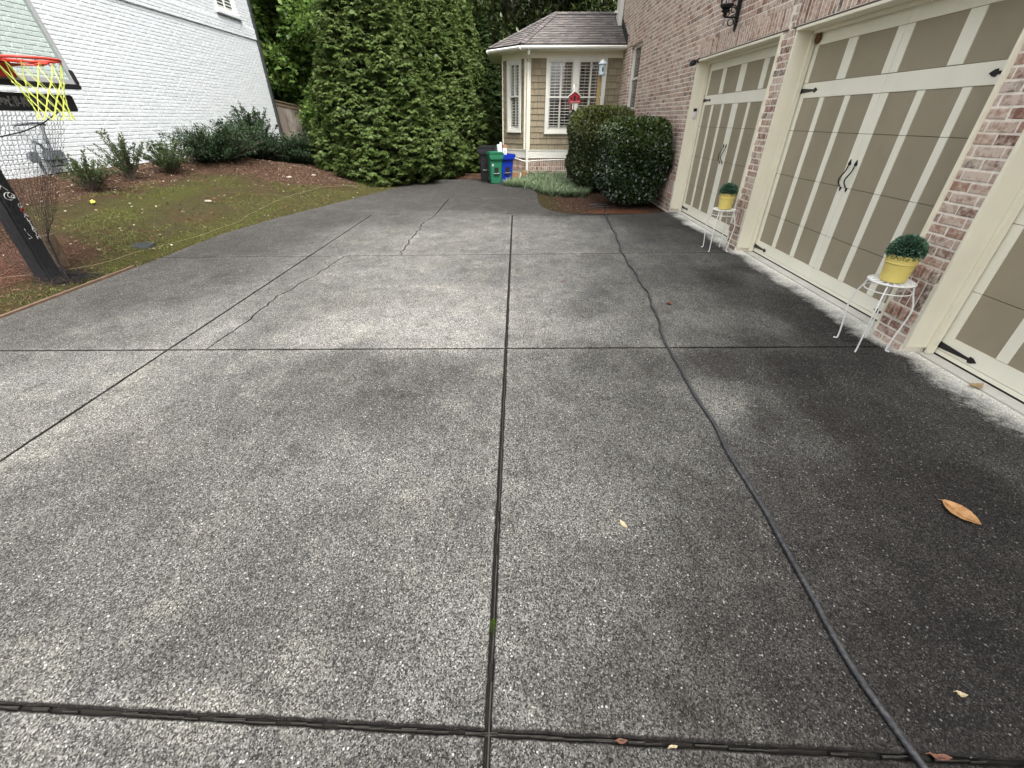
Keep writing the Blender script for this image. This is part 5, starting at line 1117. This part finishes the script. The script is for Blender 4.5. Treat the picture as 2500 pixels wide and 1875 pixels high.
# stools and pots --------------------------------------------------
M_wmet = paint('white_enamelled_metal', (.78, .77, .74), .35, .04, .12, (.45, .38, .3), 25); M_ypot = paint('yellow_enamelled_pot', (.72, .58, .17), .4, .03, .0, scale=5); M_ypot_d = NT('pot_cutout').fin((.10, .07, .01), .8)
M_box_ = leafmat('boxwood_leaves', (.03, .08, .045), (.22, .38, .26), (.014, .035, .02), .4, .15, .4)
def stool(x, y, label, rz):
    r_ = empty('plant_stand', (x, y, 0), label, 'plant stand', 'white metal plant stands between the garage doors', rz); H_ = .545; m = MB()
    def B(m, nm, mat=M_wmet): o = m.build(nm, mat, None, loc=(0, 0, 0)); o.parent = r_; smooth_by_angle(o, 50); return o
    m.tube([(.148 * math.cos(a), .148 * math.sin(a), H_) for a in np.linspace(0, 2 * math.pi, 41)], .0065, 8, False)
    m.lathe([(.001, .003), (.05, .003), (.05, -.001), (.001, -.001)], (0, 0, H_), 24, False)
    for k in range(14):       # petal cut-outs: loops of flat strip from hub to ring
        a = 2 * math.pi * k / 14; ca, sa = math.cos(a), math.sin(a); pet = []
        for q in np.linspace(0, 2 * math.pi, 15): rr = .097 + .048 * math.cos(q); tt = .019 * math.sin(q) * (1 + .35 * math.cos(q)); pet.append((rr * ca - tt * sa, rr * sa + tt * ca, H_))
        m.tube(pet, .0052, 5, False)
    m.tube([(.128 * math.cos(a), .128 * math.sin(a), H_ - .002) for a in np.linspace(0, 2 * math.pi, 33)], .005, 6, False)
    B(m, 'seat'); m = MB(); m.tube([(.150 * math.cos(a), .150 * math.sin(a), H_ - .065) for a in np.linspace(0, 2 * math.pi, 41)], .0045, 6, False); B(m, 'ring')
    for k in range(4):
        a = math.pi / 4 + k * math.pi / 2; ca, sa = math.cos(a), math.sin(a); m = MB(); pr = [(.135, H_ - .004), (.146, H_ - .03), (.156, H_ - .065), (.182, H_ - .13), (.196, H_ - .19), (.194, H_ - .25), (.184, .2), (.172, .1), (.168, .02), (.172, .008), (.195, .005)]
        m.tube([(r0 * ca, r0 * sa, z) for r0, z in catmull(pr, 3)], .0062, 7); B(m, 'leg')
    return r_
def pot(x, y, label, seed, top):
    z0 = .553; r_ = empty('flower_pot', (x, y, z0), label, 'flower pot', 'yellow pots with boxwood balls'); m = MB()
    def B(m, nm, mat, par=r_): o = m.build(nm, mat, None, loc=(0, 0, 0)); o.parent = par; smooth_by_angle(o, 50); return o
    n_ = 14; seg = n_ * 10; prof = [(.078, 0), (.082, .001), (.093, .12), (.096, .135), (.099, .137), (.0985, .142), (.097, .144), (.0995, .150), (.0985, .156)]
    m.lathe(prof, (0, 0, 0), seg, False); m.lathe([(.001, .002), (.078, .002)], (0, 0, 0), seg, False)
    vs = []; fs = []
    for row, (r0, z) in enumerate(((.0985, .156), (.103, .178), (.106, None))):
        for k in range(seg): a = 2 * math.pi * k / seg; zz = z if z else .190 + .010 * abs(math.sin(n_ * a / 2)) ** .6; vs.append((r0 * math.cos(a), r0 * math.sin(a), zz))
    for i in range(2):
        for k in range(seg): k2 = (k + 1) % seg; fs.append((i * seg + k, i * seg + k2, (i + 1) * seg + k2, (i + 1) * seg + k))
    m.add(vs, fs); m.lathe([(.09, .15), (.001, .15)], (0, 0, 0), 30, False); po = B(m, 'pot', M_ypot)
    m = MB()
    for k in range(n_):
        a0 = 2 * math.pi * (k + .5) / n_
        for j in range(6):
            q = 2 * math.pi * j / 6; cz = .176 + .0085 * math.sin(q); ca = a0 + .0085 * math.cos(q) / .104; rad = .1035 + (cz - .176) * .15 + .0008
            c = Vector((rad * math.cos(ca), rad * math.sin(ca), cz)); tg = Vector((-math.sin(ca), math.cos(ca), 0)); u = (tg * math.cos(q) + Vector((0, 0, 1)) * math.sin(q)); v = (tg * -math.sin(q) + Vector((0, 0, 1)) * math.cos(q))
            m.add([c - u * .005, c + v * .0022, c + u * .005, c - v * .0022], [(0, 1, 2, 3)])
    B(m, 'cutouts', M_ypot_d, po)
    g = np.random.default_rng(seed); n = 5200; nr = rand_unit(n, g); nr = nr[nr[:, 2] > -.35]; n = len(nr); R_ = .104; rad = g.uniform(.8, 1.03, n); P = nr * (R_ * rad)[:, None] * np.array([1, 1, top]) + np.array([0, 0, .218])
    D = unit(nr * 1.0 + rand_unit(n, g) * .6); Nn = unit(np.array([0, 0, .5]) + nr * .4 + rand_unit(n, g) * .6); Nn = unit(Nn - D * (Nn * D).sum(1)[:, None]); l = g.uniform(.014, .024, n); V, F = leaves(P, D, Nn, l, l * .26, .25)
    np_mesh('boxwood_ball', V, F, M_box_, r_, {'tint': np.repeat(np.clip((rad - .8) * 5, 0, 1) * g.random(n), 4)})
    m = MB(); m.lathe([(.02, -.08), (.07, -.05), (.09, 0), (.06, .06), (.01, .075)], (0, 0, .215), 14); B(m, 'inner_foliage', M_thuja_core)
stool(2.885, 3.178, 'white metal plant stand on the drive between the second and the nearest garage door', R(0))
stool(2.86, 6.2, 'white metal plant stand on the drive between the farthest and the second garage door', R(0))
pot(2.885, 3.178, 'yellow pot with a round boxwood ball on the nearer white stand', 31, 1.0); pot(2.86, 6.2, 'yellow pot with a slightly flatter boxwood ball on the farther white stand', 32, .88)

# wall lantern ----------------------------------------------------
la = empty('wall_lantern', (HX, 7.88, 2.7), 'black wrought iron lantern on the brick wall above the farthest garage door', 'wall lantern'); LX, LY = 2.95, 7.88
m = MB(); m.bbox(HX - .045, HX - .012, LY - .045, LY + .045, 2.78, 3.45, .01); m.extr([(HX - .02, LY - .045, 2.78), (HX - .02, LY + .045, 2.78), (HX - .012, LY, 2.66)], (-.02, 0, 0)); m.tube([(HX - .04, LY, 2.82), (LX, LY, 2.82)], .011, 8)
for r0, cx, cz, a0, a1 in ((.055, HX - .1, 2.895, -1.5, 4.0), (.03, HX - .095, 2.9, 0, 5.5), (.04, LX + .02, 2.865, 1.4, 6.4), (.04, HX - .1, 2.765, -4, 1.2), (.07, HX - .12, 3.06, -1.4, 3.8), (.04, HX - .11, 3.08, 0, 5)): m.tube([(cx + r0 * math.cos(a), LY, cz + r0 * math.sin(a)) for a in np.linspace(a0, a1, 14)], .0075, 6)
smooth_by_angle(m.build('bracket', M_black, la), 50)
m = MB(); m.lathe([(.0, -.05), (.006, -.045), (.02, -.02), (.012, -.005), (.02, .01), (.012, .03)], (LX, LY, 2.775), 12); m.build('finial', M_grey, la)
m = MB(); m.lathe([(.012, 2.82), (.03, 2.85), (.022, 2.86), (.065, 2.89), (.04, 2.905), (.075, 2.925), (.09, 2.95), (.088, 2.96)], (LX, LY, 0), 16); m.lathe([(.14, 3.36), (.15, 3.38), (.06, 3.5), (.01, 3.56)], (LX, LY, 0), 16)
for k in range(6): a = 2 * math.pi * k / 6; m.tube([(LX + .085 * math.cos(a), LY + .085 * math.sin(a), 2.95), (LX + .13 * math.cos(a), LY + .13 * math.sin(a), 3.37)], .007, 5)
cg = m.build('cage', M_black, la); m = MB(); m.lathe([(.078, 2.96), (.12, 3.35)], (LX, LY, 0), 18, False); m.build('glass', M_glass2, cg)
# camera and keypad
ca_ = empty('security_camera', (HX - .03, 9.2, 2.46), 'small black security camera at the corner of the farthest door head', 'security camera'); m = MB(); m.tube([(HX - .005, 9.15, 2.45), (HX - .03, 9.15, 2.45)], .035, 14); m.tube([(HX - .03, 9.15, 2.45), (HX - .07, 9.2, 2.43)], .012, 8); m.build('mount', M_black, ca_)
m = MB(); m.tube([(HX - .06, 9.19, 2.425), (HX - .07, 9.185, 2.424), (HX - .125, 9.15, 2.41), (HX - .135, 9.143, 2.408)], [.034, .044, .046, .036], 14); smooth_by_angle(m.build('camera_body', M_black, ca_), 50)
kp = empty('door_keypad', (3.24, 9.15, 1.68), 'white keypad with a black top on the cream casing of the farthest door', 'keypad'); yk = YC[0] + HW - .028
m = MB(); m.bbox(3.205, 3.27, yk - .028, yk - .002, 1.60, 1.76, .012); m.build('keypad_body', paint('white_plastic', (.75, .76, .76), .3, .02), kp); m = MB(); m.bbox(3.208, 3.267, yk - .031, yk - .02, 1.705, 1.757, .004); m.build('sensor_window', M_black, kp)
m = MB()
for i in range(3):
    for j in range(2): m.box(3.222 + i * .013, 3.229 + i * .013, yk - .0295, yk - .028, 1.625 + j * .014, 1.631 + j * .014)
m.build('buttons', M_grey, kp)
# mud nest at the corner of the second door head
m = MB(); c = Vector((XD - .02, YC[1] + HW - .1, ZH - .1)); bm = bmesh.new(); bmesh.ops.create_icosphere(bm, subdivisions=3, radius=.045)
for v in bm.verts: v.co = Vector((v.co.x * .5, v.co.y * 1.1, v.co.z * (1.2 if v.co.z < 0 else 1))) * random.uniform(.85, 1.15) + c
m.add([v.co[:] for v in bm.verts], [[v.index for v in f.verts] for f in bm.faces]); bm.free(); solo(m, 'mud_nest', paint('brown_mud', (.13, .065, .03), .95, .3, .5, (.06, .03, .015), 60), c, 'small brown mud nest stuck in the top corner of the second garage door', 'mud nest')

# bins -------------------------------------------------------------
def bin_(x, y, w, dd, Hh, rz, mat, label, name='wheeled_bin', lidopen=0, trim=None):
    r_ = empty(name, (x, y, 0), label, 'bin', 'wheeled bins beside the bay', rz)
    def B(m, nm, mt=mat, par=r_): o = m.build(nm, mt, None, loc=(0, 0, 0)); o.parent = par; return o
    def ringz(s, z): a, b = w / 2 * s, dd / 2 * s; c = .035; return [(-a + c, -b, z), (a - c, -b, z), (a, -b + c, z), (a, b - c, z), (a - c, b, z), (-a + c, b, z), (-a, b - c, z), (-a, -b + c, z)]
    m = MB(); R_ = [ringz(.70, .015), ringz(.74, .12), ringz(.86, Hh * .78), ringz(.90, Hh * .8), ringz(.90, Hh * .90), ringz(1.0, Hh * .92), ringz(1.0, Hh)]
    vs = sum(R_, []); fs = [tuple(range(8))[::-1]]
    for i in range(6):
        for k in range(8): fs.append((i * 8 + k, i * 8 + (k + 1) % 8, (i + 1) * 8 + (k + 1) % 8, (i + 1) * 8 + k))
    m.add(vs, fs); b = B(m, 'body')
    m = MB(); s = .98
    # catch pocket and lift bar on the front, deep rim apron
    m.extr([(-w * .47, -dd * .47 - .008, Hh * .985), (w * .47, -dd * .47 - .008, Hh * .985), (w * .47, -dd * .47 - .008, Hh * .9), (w * .36, -dd * .46 - .008, Hh * .83), (-w * .36, -dd * .46 - .008, Hh * .83), (-w * .47, -dd * .47 - .008, Hh * .9)], (0, -.03, 0)); B(m, 'apron')
    m = MB(); m.obox((0, -dd * .405, Hh * .45), (1, 0, 0), (0, 1, 0), (0, 0, 1), w * .13, .02, Hh * .11); m.obox((0, -dd * .425, Hh * .33), (1, 0, 0), (0, 1, 0), (0, 0, 1), w * .2, .02, .012); B(m, 'catch_pocket', M_darkgap)
    m = MB(); m.tube([(-w * .2, -dd * .46, Hh * .36), (w * .2, -dd * .46, Hh * .36)], .008, 8); B(m, 'lift_bar', M_grey)
    m = MB()
    if lidopen == 0: m.bbox(-w * .51, w * .51, -dd * .54, dd * .5, Hh + .002, Hh + .03, .012); m.bbox(-w * .44, w * .44, -dd * .42, dd * .42, Hh + .031, Hh + .05, .012); m.tube([(-w * .42, dd * .55, Hh), (w * .42, dd * .55, Hh)], .014, 8)
    else: m.obox((0, dd * .5, Hh + .0), (1, 0, 0), (0, .45, .9), (0, -.9, .45), w * .5, .0, .0) if False else m.extr([(-w * .5, dd * .42, Hh - .01), (w * .5, dd * .42, Hh - .01), (w * .5, dd * .60, Hh + .05), (-w * .5, dd * .60, Hh + .05)], (0, .02, .01)); m.extr([(-w * .5, dd * .62, Hh + .06), (w * .5, dd * .62, Hh + .06), (w * .48, dd * .66, Hh * .35), (-w * .48, dd * .66, Hh * .35)], (0, .02, .0)) if lidopen else None
    B(m, 'lid')
    for sx in (-1, 1):
        m = MB(); m.tube([(sx * w * .36, dd * .36, .08), (sx * w * .44, dd * .36, .08)], .08, 16); B(m, 'wheel', M_black)
    return r_, b
M_bk = paint('black_bin_plastic', (.013, .013, .015), .45, .15, .2, (.05, .05, .05), 8); M_gn = paint('green_bin_plastic', (.018, .15, .075), .42, .08, .15, (.06, .12, .09), 8); M_bu = paint('blue_bin_plastic', (.010, .035, .36), .4, .08, .1, (.05, .07, .25), 8)
bin_(-.86, 14.05, .5, .5, .88, R(-8), M_bk, 'black wheeled bin at the left of the three bins')
gb, gbb = bin_(-.62, 13.55, .42, .46, .76, R(14), M_gn, 'green wheeled bin standing between the black and the blue one')
bb_, bbb = bin_(-.38, 13.80, .5, .52, .74, R(32), M_bu, 'blue wheeled bin overfilled with white boxes, nearest the bay', lidopen=1)
def local_print(root, parent, items, mat, nm):
    m = MB()
    for it in items: m.tube(*it) if it[0] != 'box' else m.box(*it[1:])
    o = m.build(nm, mat, None, loc=(0, 0, 0)); o.parent = parent; return o
# seal on the right flank of the blue bin
Xs = .5 * .425; it = [([(Xs - .0 + .006, .0 + .075 * math.cos(a), .47 + .085 * math.sin(a)) for a in np.linspace(0, 6.283, 25)], .0055, 5)]
it += [([(Xs + .006, .05 * math.cos(a), .455 + .05 * math.sin(a)) for a in np.linspace(0, 3.14, 10)], .009, 5), ([(Xs + .006, -.05, .45), (Xs + .006, .05, .45)], .009, 5), ([(Xs + .006, -.03, .43), (Xs + .006, .035, .43)], .006, 5), ([(Xs + .007, -.02, .475), (Xs + .007, .02, .475)], .012, 5)]
it += [([(Xs + .012, -.06 + k * .032, .595), (Xs + .012, -.038 + k * .032, .595)], .008, 5) for k in range(4)]
local_print(bb_, bbb, it, M_print, 'round_emblem')
local_print(gb, gbb, [('box', -.13, -.07, -.205, -.197, .50, .512), ('box', -.12, -.08, -.203, -.193, .47, .495), ('box', -.125, -.075, -.201, -.191, .455, .462)], M_print, 'white_mark')
# boxes in the blue bin
M_wc = paint('white_card', (.70, .71, .73), .7, .03, .05, (.5, .5, .5), 10); M_cb = paint('brown_cardboard', (.30, .165, .085), .8, .08, .3, (.2, .11, .06), 8)
def cbox(x, y, z, sx, sy, sz, rz, tilt, mat, name, label, cat, group=None, flap=None):
    r_ = empty(name, (x, y, z), label, cat, group, rz); r_.rotation_euler[1] = tilt; m = MB(); m.bbox(-sx / 2, sx / 2, -sy / 2, sy / 2, 0, sz, .003); o = m.build('carton', mat, None, loc=(0, 0, 0)); o.parent = r_
    if flap:
        m = MB(); [m.obox(*f) for f in flap]; o = m.build('flap', mat, None, loc=(0, 0, 0)); o.parent = r_
    return r_
cbox(-.47, 13.70, .62, .13, .10, .36, R(15), R(-5), M_wc, 'long_box', 'tall white box on the left of the two standing in the blue bin', 'box', 'boxes in the blue bin', [((.035, -.045, .385), (1, 0, 0), (0, 1, 0), (0, 0, 1), .028, .003, .03)])
wb2 = cbox(-.345, 13.72, .62, .11, .09, .26, R(12), R(0), M_wc, 'long_box', 'shorter white printed box on the right in the blue bin, below a brown box', 'box', 'boxes in the blue bin')
m = MB(); m.box(-.03, .035, -.0465, -.0455, .135, .147); [m.box(-.04, -.04 + random.uniform(.03, .07), -.0465, -.0455, .17 + k * .012, .174 + k * .012) for k in range(6)]; o = m.build('print', M_grey, None, loc=(0, 0, 0)); o.parent = wb2
cbox(-.35, 13.80, .7, .12, .06, .27, R(12), R(2), M_cb, 'brown_box', 'small brown cardboard piece sticking up behind the printed white box', 'box')
t1 = cbox(-.06, 13.93, .0, .25, .07, .24, R(12), R(6), M_cb, 'cardboard_box', 'flattened brown cardboard box leaning at the foot of the blue bin', 'cardboard box')
m = MB(); [m.box(-.10 + k * .07, -.095 + k * .07, -.037, -.0355, .05, .05 + .09) for k in range(2)]; [m.box(-.05, .03, -.037, -.0355, .04 + k * .02, .046 + k * .02) for k in range(2)]; o = m.build('print', paint('brown_print', (.1, .05, .02), .9), None, loc=(0, 0, 0)); o.parent = t1
m = MB(); m.obox((.10, 13.93, .12), (1, .1, 0), (0, 1, 0), (.22, 0, 1), .012, .05, .125); solo(m, 'foam_board', M_wc, (.1, 13.93, 0), 'thin white panel leaning against the flattened cardboard', 'panel')
m = MB(); bm = bmesh.new(); bmesh.ops.create_cube(bm, size=1); bmesh.ops.subdivide_edges(bm, edges=bm.edges[:], cuts=4, use_grid_fill=True)
for v in bm.verts: v.co = Vector((.235 + v.co.x * .17, 14.3 + v.co.y * .1, .13 + v.co.z * .24)) + Vector([random.uniform(-.012, .012) for _ in range(3)])
m.add([v.co[:] for v in bm.verts], [[v.index for v in f.verts] for f in bm.faces]); bm.free(); solo(m, 'paper_bag', M_cb, (.235, 14.3, 0), 'crumpled brown paper bag between the cardboard and the downspout', 'paper bag')

# feeders ----------------------------------------------------------
fx_, fy_ = 1.51, 13.5; m = MB(); m.bbox(fx_ - .06, fx_ + .06, fy_ - .05, fy_ + .05, -.08, .50, .006); solo(m, 'short_post', paint('dark_weathered_post', (.05, .04, .033), .9, .3, .4, (.12, .11, .1), 14), (fx_, fy_, 0), 'short dark wooden post standing in the lily turf below the red feeder', 'post')
fd_ = empty('red_feeder', (1.53, 13.56, .3), 'red barn shaped bird feeder with white roof above a black cone on its pole', 'bird feeder'); M_rf = paint('red_feeder_paint', (.33, .012, .025), .4, .1); qx, qy = 1.53, 13.56
m = MB(); m.tube([(qx - .02, qy, .45), (qx + .0, qy, 1.7), (qx + .0, qy, 2.0), (qx + .02, qy, 2.36)], .009, 8); m.tube([(qx, qy, 2.26), (qx - .05, qy, 2.24), (qx - .14, qy, 2.14)], .006, 6); m.build('pole', M_black, fd_)
m = MB(); m.lathe([(.01, .19), (.03, .17), (.19, .02), (.195, 0), (.18, .0), (.02, .155)], (qx, qy, 1.62), 28, False); m.build('squirrel_cone', paint('black_cone_metal', (.02, .018, .017), .6, .2, .3, (.06, .05, .045), 20), fd_)
w = .14; m = MB(); m.extr([(qx - w, qy - .1, 1.97), (qx + w, qy - .1, 1.97), (qx + w, qy - .1, 2.1), (qx, qy - .1, 2.2), (qx - w, qy - .1, 2.1)], (0, .2, 0)); fb = m.build('house_body', M_rf, fd_)
m = MB(); m.box(qx - w - .02, qx + w + .02, qy - .15, qy + .12, 1.945, 1.968); m.box(qx - w - .02, qx + w + .02, qy - .16, qy - .15, 1.945, 1.99); m.build('tray', M_rf, fd_)
m = MB(); m.box(qx - w * .9, qx + w * .9, qy - .1625, qy - .161, 1.952, 1.956); m.box(qx - w * .9, qx + w * .9, qy - .1625, qy - .161, 1.982, 1.986); m.build('tray_trim', M_white, fd_)
m = MB()
for s in (-1, 1): m.extr([(qx, qy - .13, 2.205), (qx + s * (w + .035), qy - .13, 2.085), (qx + s * (w + .035), qy - .13, 2.1), (qx, qy - .13, 2.225)], (0, .26, 0))
m.lathe([(.035, 0), (.045, .08), (.03, .13), (.005, .16)], (qx - .02, qy, 2.2), 10); m.build('feeder_roof', M_white, fd_)
m = MB(); m.box(qx - .03, qx + .02, qy - .1035, qy - .101, 1.99, 2.11); [m.box(qx + s - .02, qx + s + .02, qy - .1035, qy - .101, 2.03, 2.07) for s in (-.085, .085)]; m.build('feeder_windows', M_darkgap, fb)
m = MB(); m.tube([(qx - .07, qy, 1.94), (qx - .08, qy, 1.8)], .028, 8); m.tube([(qx - .1, qy, 1.80), (qx - .03, qy, 1.80)], .02, 8); m.build('hanging_tube', paint('faded_red_plastic', (.38, .1, .08), .5, .1), fd_)
px_, py_ = 2.31, 14.55; m = MB(); m.bbox(px_ - .042, px_ + .042, py_ - .042, py_ + .042, -.08, 2.98, .004); m.box(px_ - .006, px_ + .006, py_ - .05, py_ - .043, 2.7, 2.98); solo(m, 'feeder_post', paint('yellow_pine_post', (.42, .29, .12), .7, .1, .3, (.3, .18, .07), 10), (px_, py_, 0), 'tall yellow pine post behind the clipped shrubs carrying the blue feeder', 'post')
bf = empty('blue_feeder', (px_ + .02, py_ - .13, 2.62), 'pale blue lantern shaped bird feeder hung on the tall pine post', 'bird feeder'); M_bf = paint('pale_blue_plastic', (.50, .60, .62), .35, .05); bx_, by_ = px_ + .03, py_ - .14
m = MB(); m.lathe([(.085, 0), (.098, .02), (.088, .05), (.092, .25)], (bx_, by_, 2.61), 20); fb2 = m.build('feeder_body', M_bf, bf); smooth_by_angle(fb2, 40); m = MB(); m.lathe([(.125, 0), (.118, .012), (.02, .10), (.005, .105)], (bx_, by_, 2.86), 20); smooth_by_angle(m.build('feeder_roof', M_bf, bf), 40)
m = MB(); m.obox((bx_ - .0, by_ - .092, 2.74), (1, 0, 0), (0, 1, 0), (0, 0, 1), .018, .006, .045); m.build('feeding_slot', M_black, fb2); m = MB(); m.tube([(px_ - .04, py_ - .02, 2.78), (px_ - .15, py_ - .05, 2.77), (px_ - .25, py_ - .06, 2.83)], .008, 6); m.extr([(px_ - .25, py_ - .06, 2.95), (px_ - .235, py_ - .06, 2.88), (px_ - .27, py_ - .06, 2.76), (px_ - .275, py_ - .06, 2.84)], (0, .01, 0)); m.tube([(px_ - .04, py_ - .09, 2.62), (px_ - .05, py_ - .09, 2.55), (px_ - .01, py_ - .08, 2.53)], .005, 6); m.build('wire_arm', M_grey, bf)

# small things lying about ------------------------------------------
def leaf(name, x, y, L, w, rz, mat, label, cat='fallen leaf', z=.003, curl=.02):
    m = MB(); n = 12; vs = []; fs = []
    for i in range(n + 1):
        q = i / n; hw = w * (math.sin(math.pi * min(1, q * .96 + .02)) ** .8) * (1 - .25 * q)
        for s in (-1, -.5, 0, .5, 1): vs.append((q * L - L / 2, s * hw, z + curl * (2 * q - 1) ** 2 * .5 + abs(s) * hw * .28 + .001 * math.sin(i * 2.1)))
    for i in range(n):
        for k in range(4): a = i * 5 + k; fs.append((a, a + 1, a + 6, a + 5))
    m.tube([(-L / 2 - L * .1, 0, z + .002), (-L / 2, 0, z + curl * .5), (0, 0, z + .001), (L * .45, 0, z + curl * .4)], .0014, 5)
    m.add(vs, fs); o = m.build(name, mat, None, loc=(0, 0, 0)); o.location = (x, y, 0); o.rotation_euler[2] = rz; smooth_by_angle(o, 60); tag(o, label, cat)
t = NT('tan_dry_leaf'); n_ = t.noise(t.pos(), 40, 4, .6).outputs[0]; M_lf = t.fin(t.mix(t.rng(n_, .4, .6), (.34, .17, .065), (.52, .30, .13)), .45); M_pl = paint('pale_dry_leaf', (.42, .35, .22), .6, .1); M_rl = paint('red_brown_leaf', (.16, .07, .045), .7, .2)
leaf('fallen_leaf', 2.125, 1.385, .155, .058, R(-72), M_lf, 'large tan magnolia leaf lying on the dark right side of the drive', curl=.03)
leaf('fallen_leaf', .505, 1.305, .05, .012, R(-60), M_pl, 'small pale yellow leaf on the grey slab right of the centre joint')
leaf('fallen_leaf', 1.465, .635, .032, .010, R(-20), M_pl, 'small whitish leaf on the dark slab near the bottom right')
leaf('fallen_leaf', 1.56, 4.06, .07, .03, R(40), M_rl, 'curled reddish leaf on the drive right of the hose', curl=.06)
leaf('fallen_leaf', 3.235, 2.52, .11, .035, R(10), paint('mottled_brown_leaf', (.38, .27, .14), .7, .3, 0, scale=60), 'mottled brown leaf on the threshold before the nearest garage door', z=.006, curl=.04)
leaf('fallen_leaf', .33, .505, .035, .008, R(0), M_rl, 'small pinkish leaf fragment in the front cross joint', z=-.012)
leaf('fallen_leaf', 1.27, .478, .06, .012, R(-10), M_rl, 'red brown leaf in the front cross joint right of the hose', z=-.01)
leaf('fallen_leaf', 1.2 - .72, .49, .03, .008, R(10), M_pl, 'pale leaf bit in the front cross joint between the centre joint and the hose', z=-.01)
leaf('fallen_leaf', .55, 4.75, .05, .02, R(10), M_rl, 'tiny dark leaf on the bright slab left of the hose')
g = np.random.default_rng(5); mm = MB()
n = 420; nr = rand_unit(n, g); P = np.array([XJ2 + .002, .84, -.012]) + np.abs(nr) * np.sign(nr) * np.array([.010, .032, .022]) * (g.random(n) ** .3)[:, None]; D = unit(nr + np.array([0, 0, 1.])); Nn = unit(np.cross(D, rand_unit(n, g))); l = np.full(n, .006); V, F = leaves(P, D, Nn, l, l * .3, 0)
o = np_mesh('moss_tuft', V, F, leafmat('bright_moss', (.03, .06, .008), (.10, .16, .02), (.02, .04, .006), .8, .2, .1), None, {'tint': np.repeat(g.random(n), 4)}); tag(o, 'small green moss tuft growing in the centre joint near the camera', 'moss')
m = MB(); z = gz_at(-6.7, 6.5); bm = bmesh.new(); bmesh.ops.create_icosphere(bm, subdivisions=2, radius=.036)
yx, yy_ = -6.95, 7.35; z = gz_at(yx, yy_)
for v in bm.verts: v.co = Vector((v.co.x, v.co.y * 1.1, v.co.z * .8)) * random.uniform(.6, 1.3) + Vector((yx, yy_, z + .04))
m.add([v.co[:] for v in bm.verts], [[v.index for v in f.verts] for f in bm.faces]); bm.free(); solo(m, 'yellow_scrap', NT('yellow_plastic').fin((.50, .48, .08), .7), (yx, yy_, z), 'crumpled bright yellow scrap lying on the lawn behind the hoop net', 'litter')
for i, (u_, v_, r0, lab) in enumerate(((-5.55, 11.3, .05, 'white stone on the brown mulch left of the front arborvitae'), (-5.2, 11.9, .045, 'pale stone on the mulch close to the front arborvitae'), (-5.9, 8.6, .05, 'pale flat stone on the lawn below the small shrubs'))):
    z = gz_at(u_, v_); m = MB(); bm = bmesh.new(); bmesh.ops.create_icosphere(bm, subdivisions=2, radius=r0)
    for v in bm.verts: v.co = Vector((v.co.x * 1.4, v.co.y, v.co.z * .55)) * random.uniform(.85, 1.12) + Vector((u_, v_, z + .015))
    m.add([v.co[:] for v in bm.verts], [[v.index for v in f.verts] for f in bm.faces]); bm.free(); solo(m, 'pale_stone', paint('pale_stone', (.26, .22, .18), .9, .2), (u_, v_, z), lab, 'stone', smooth=60)
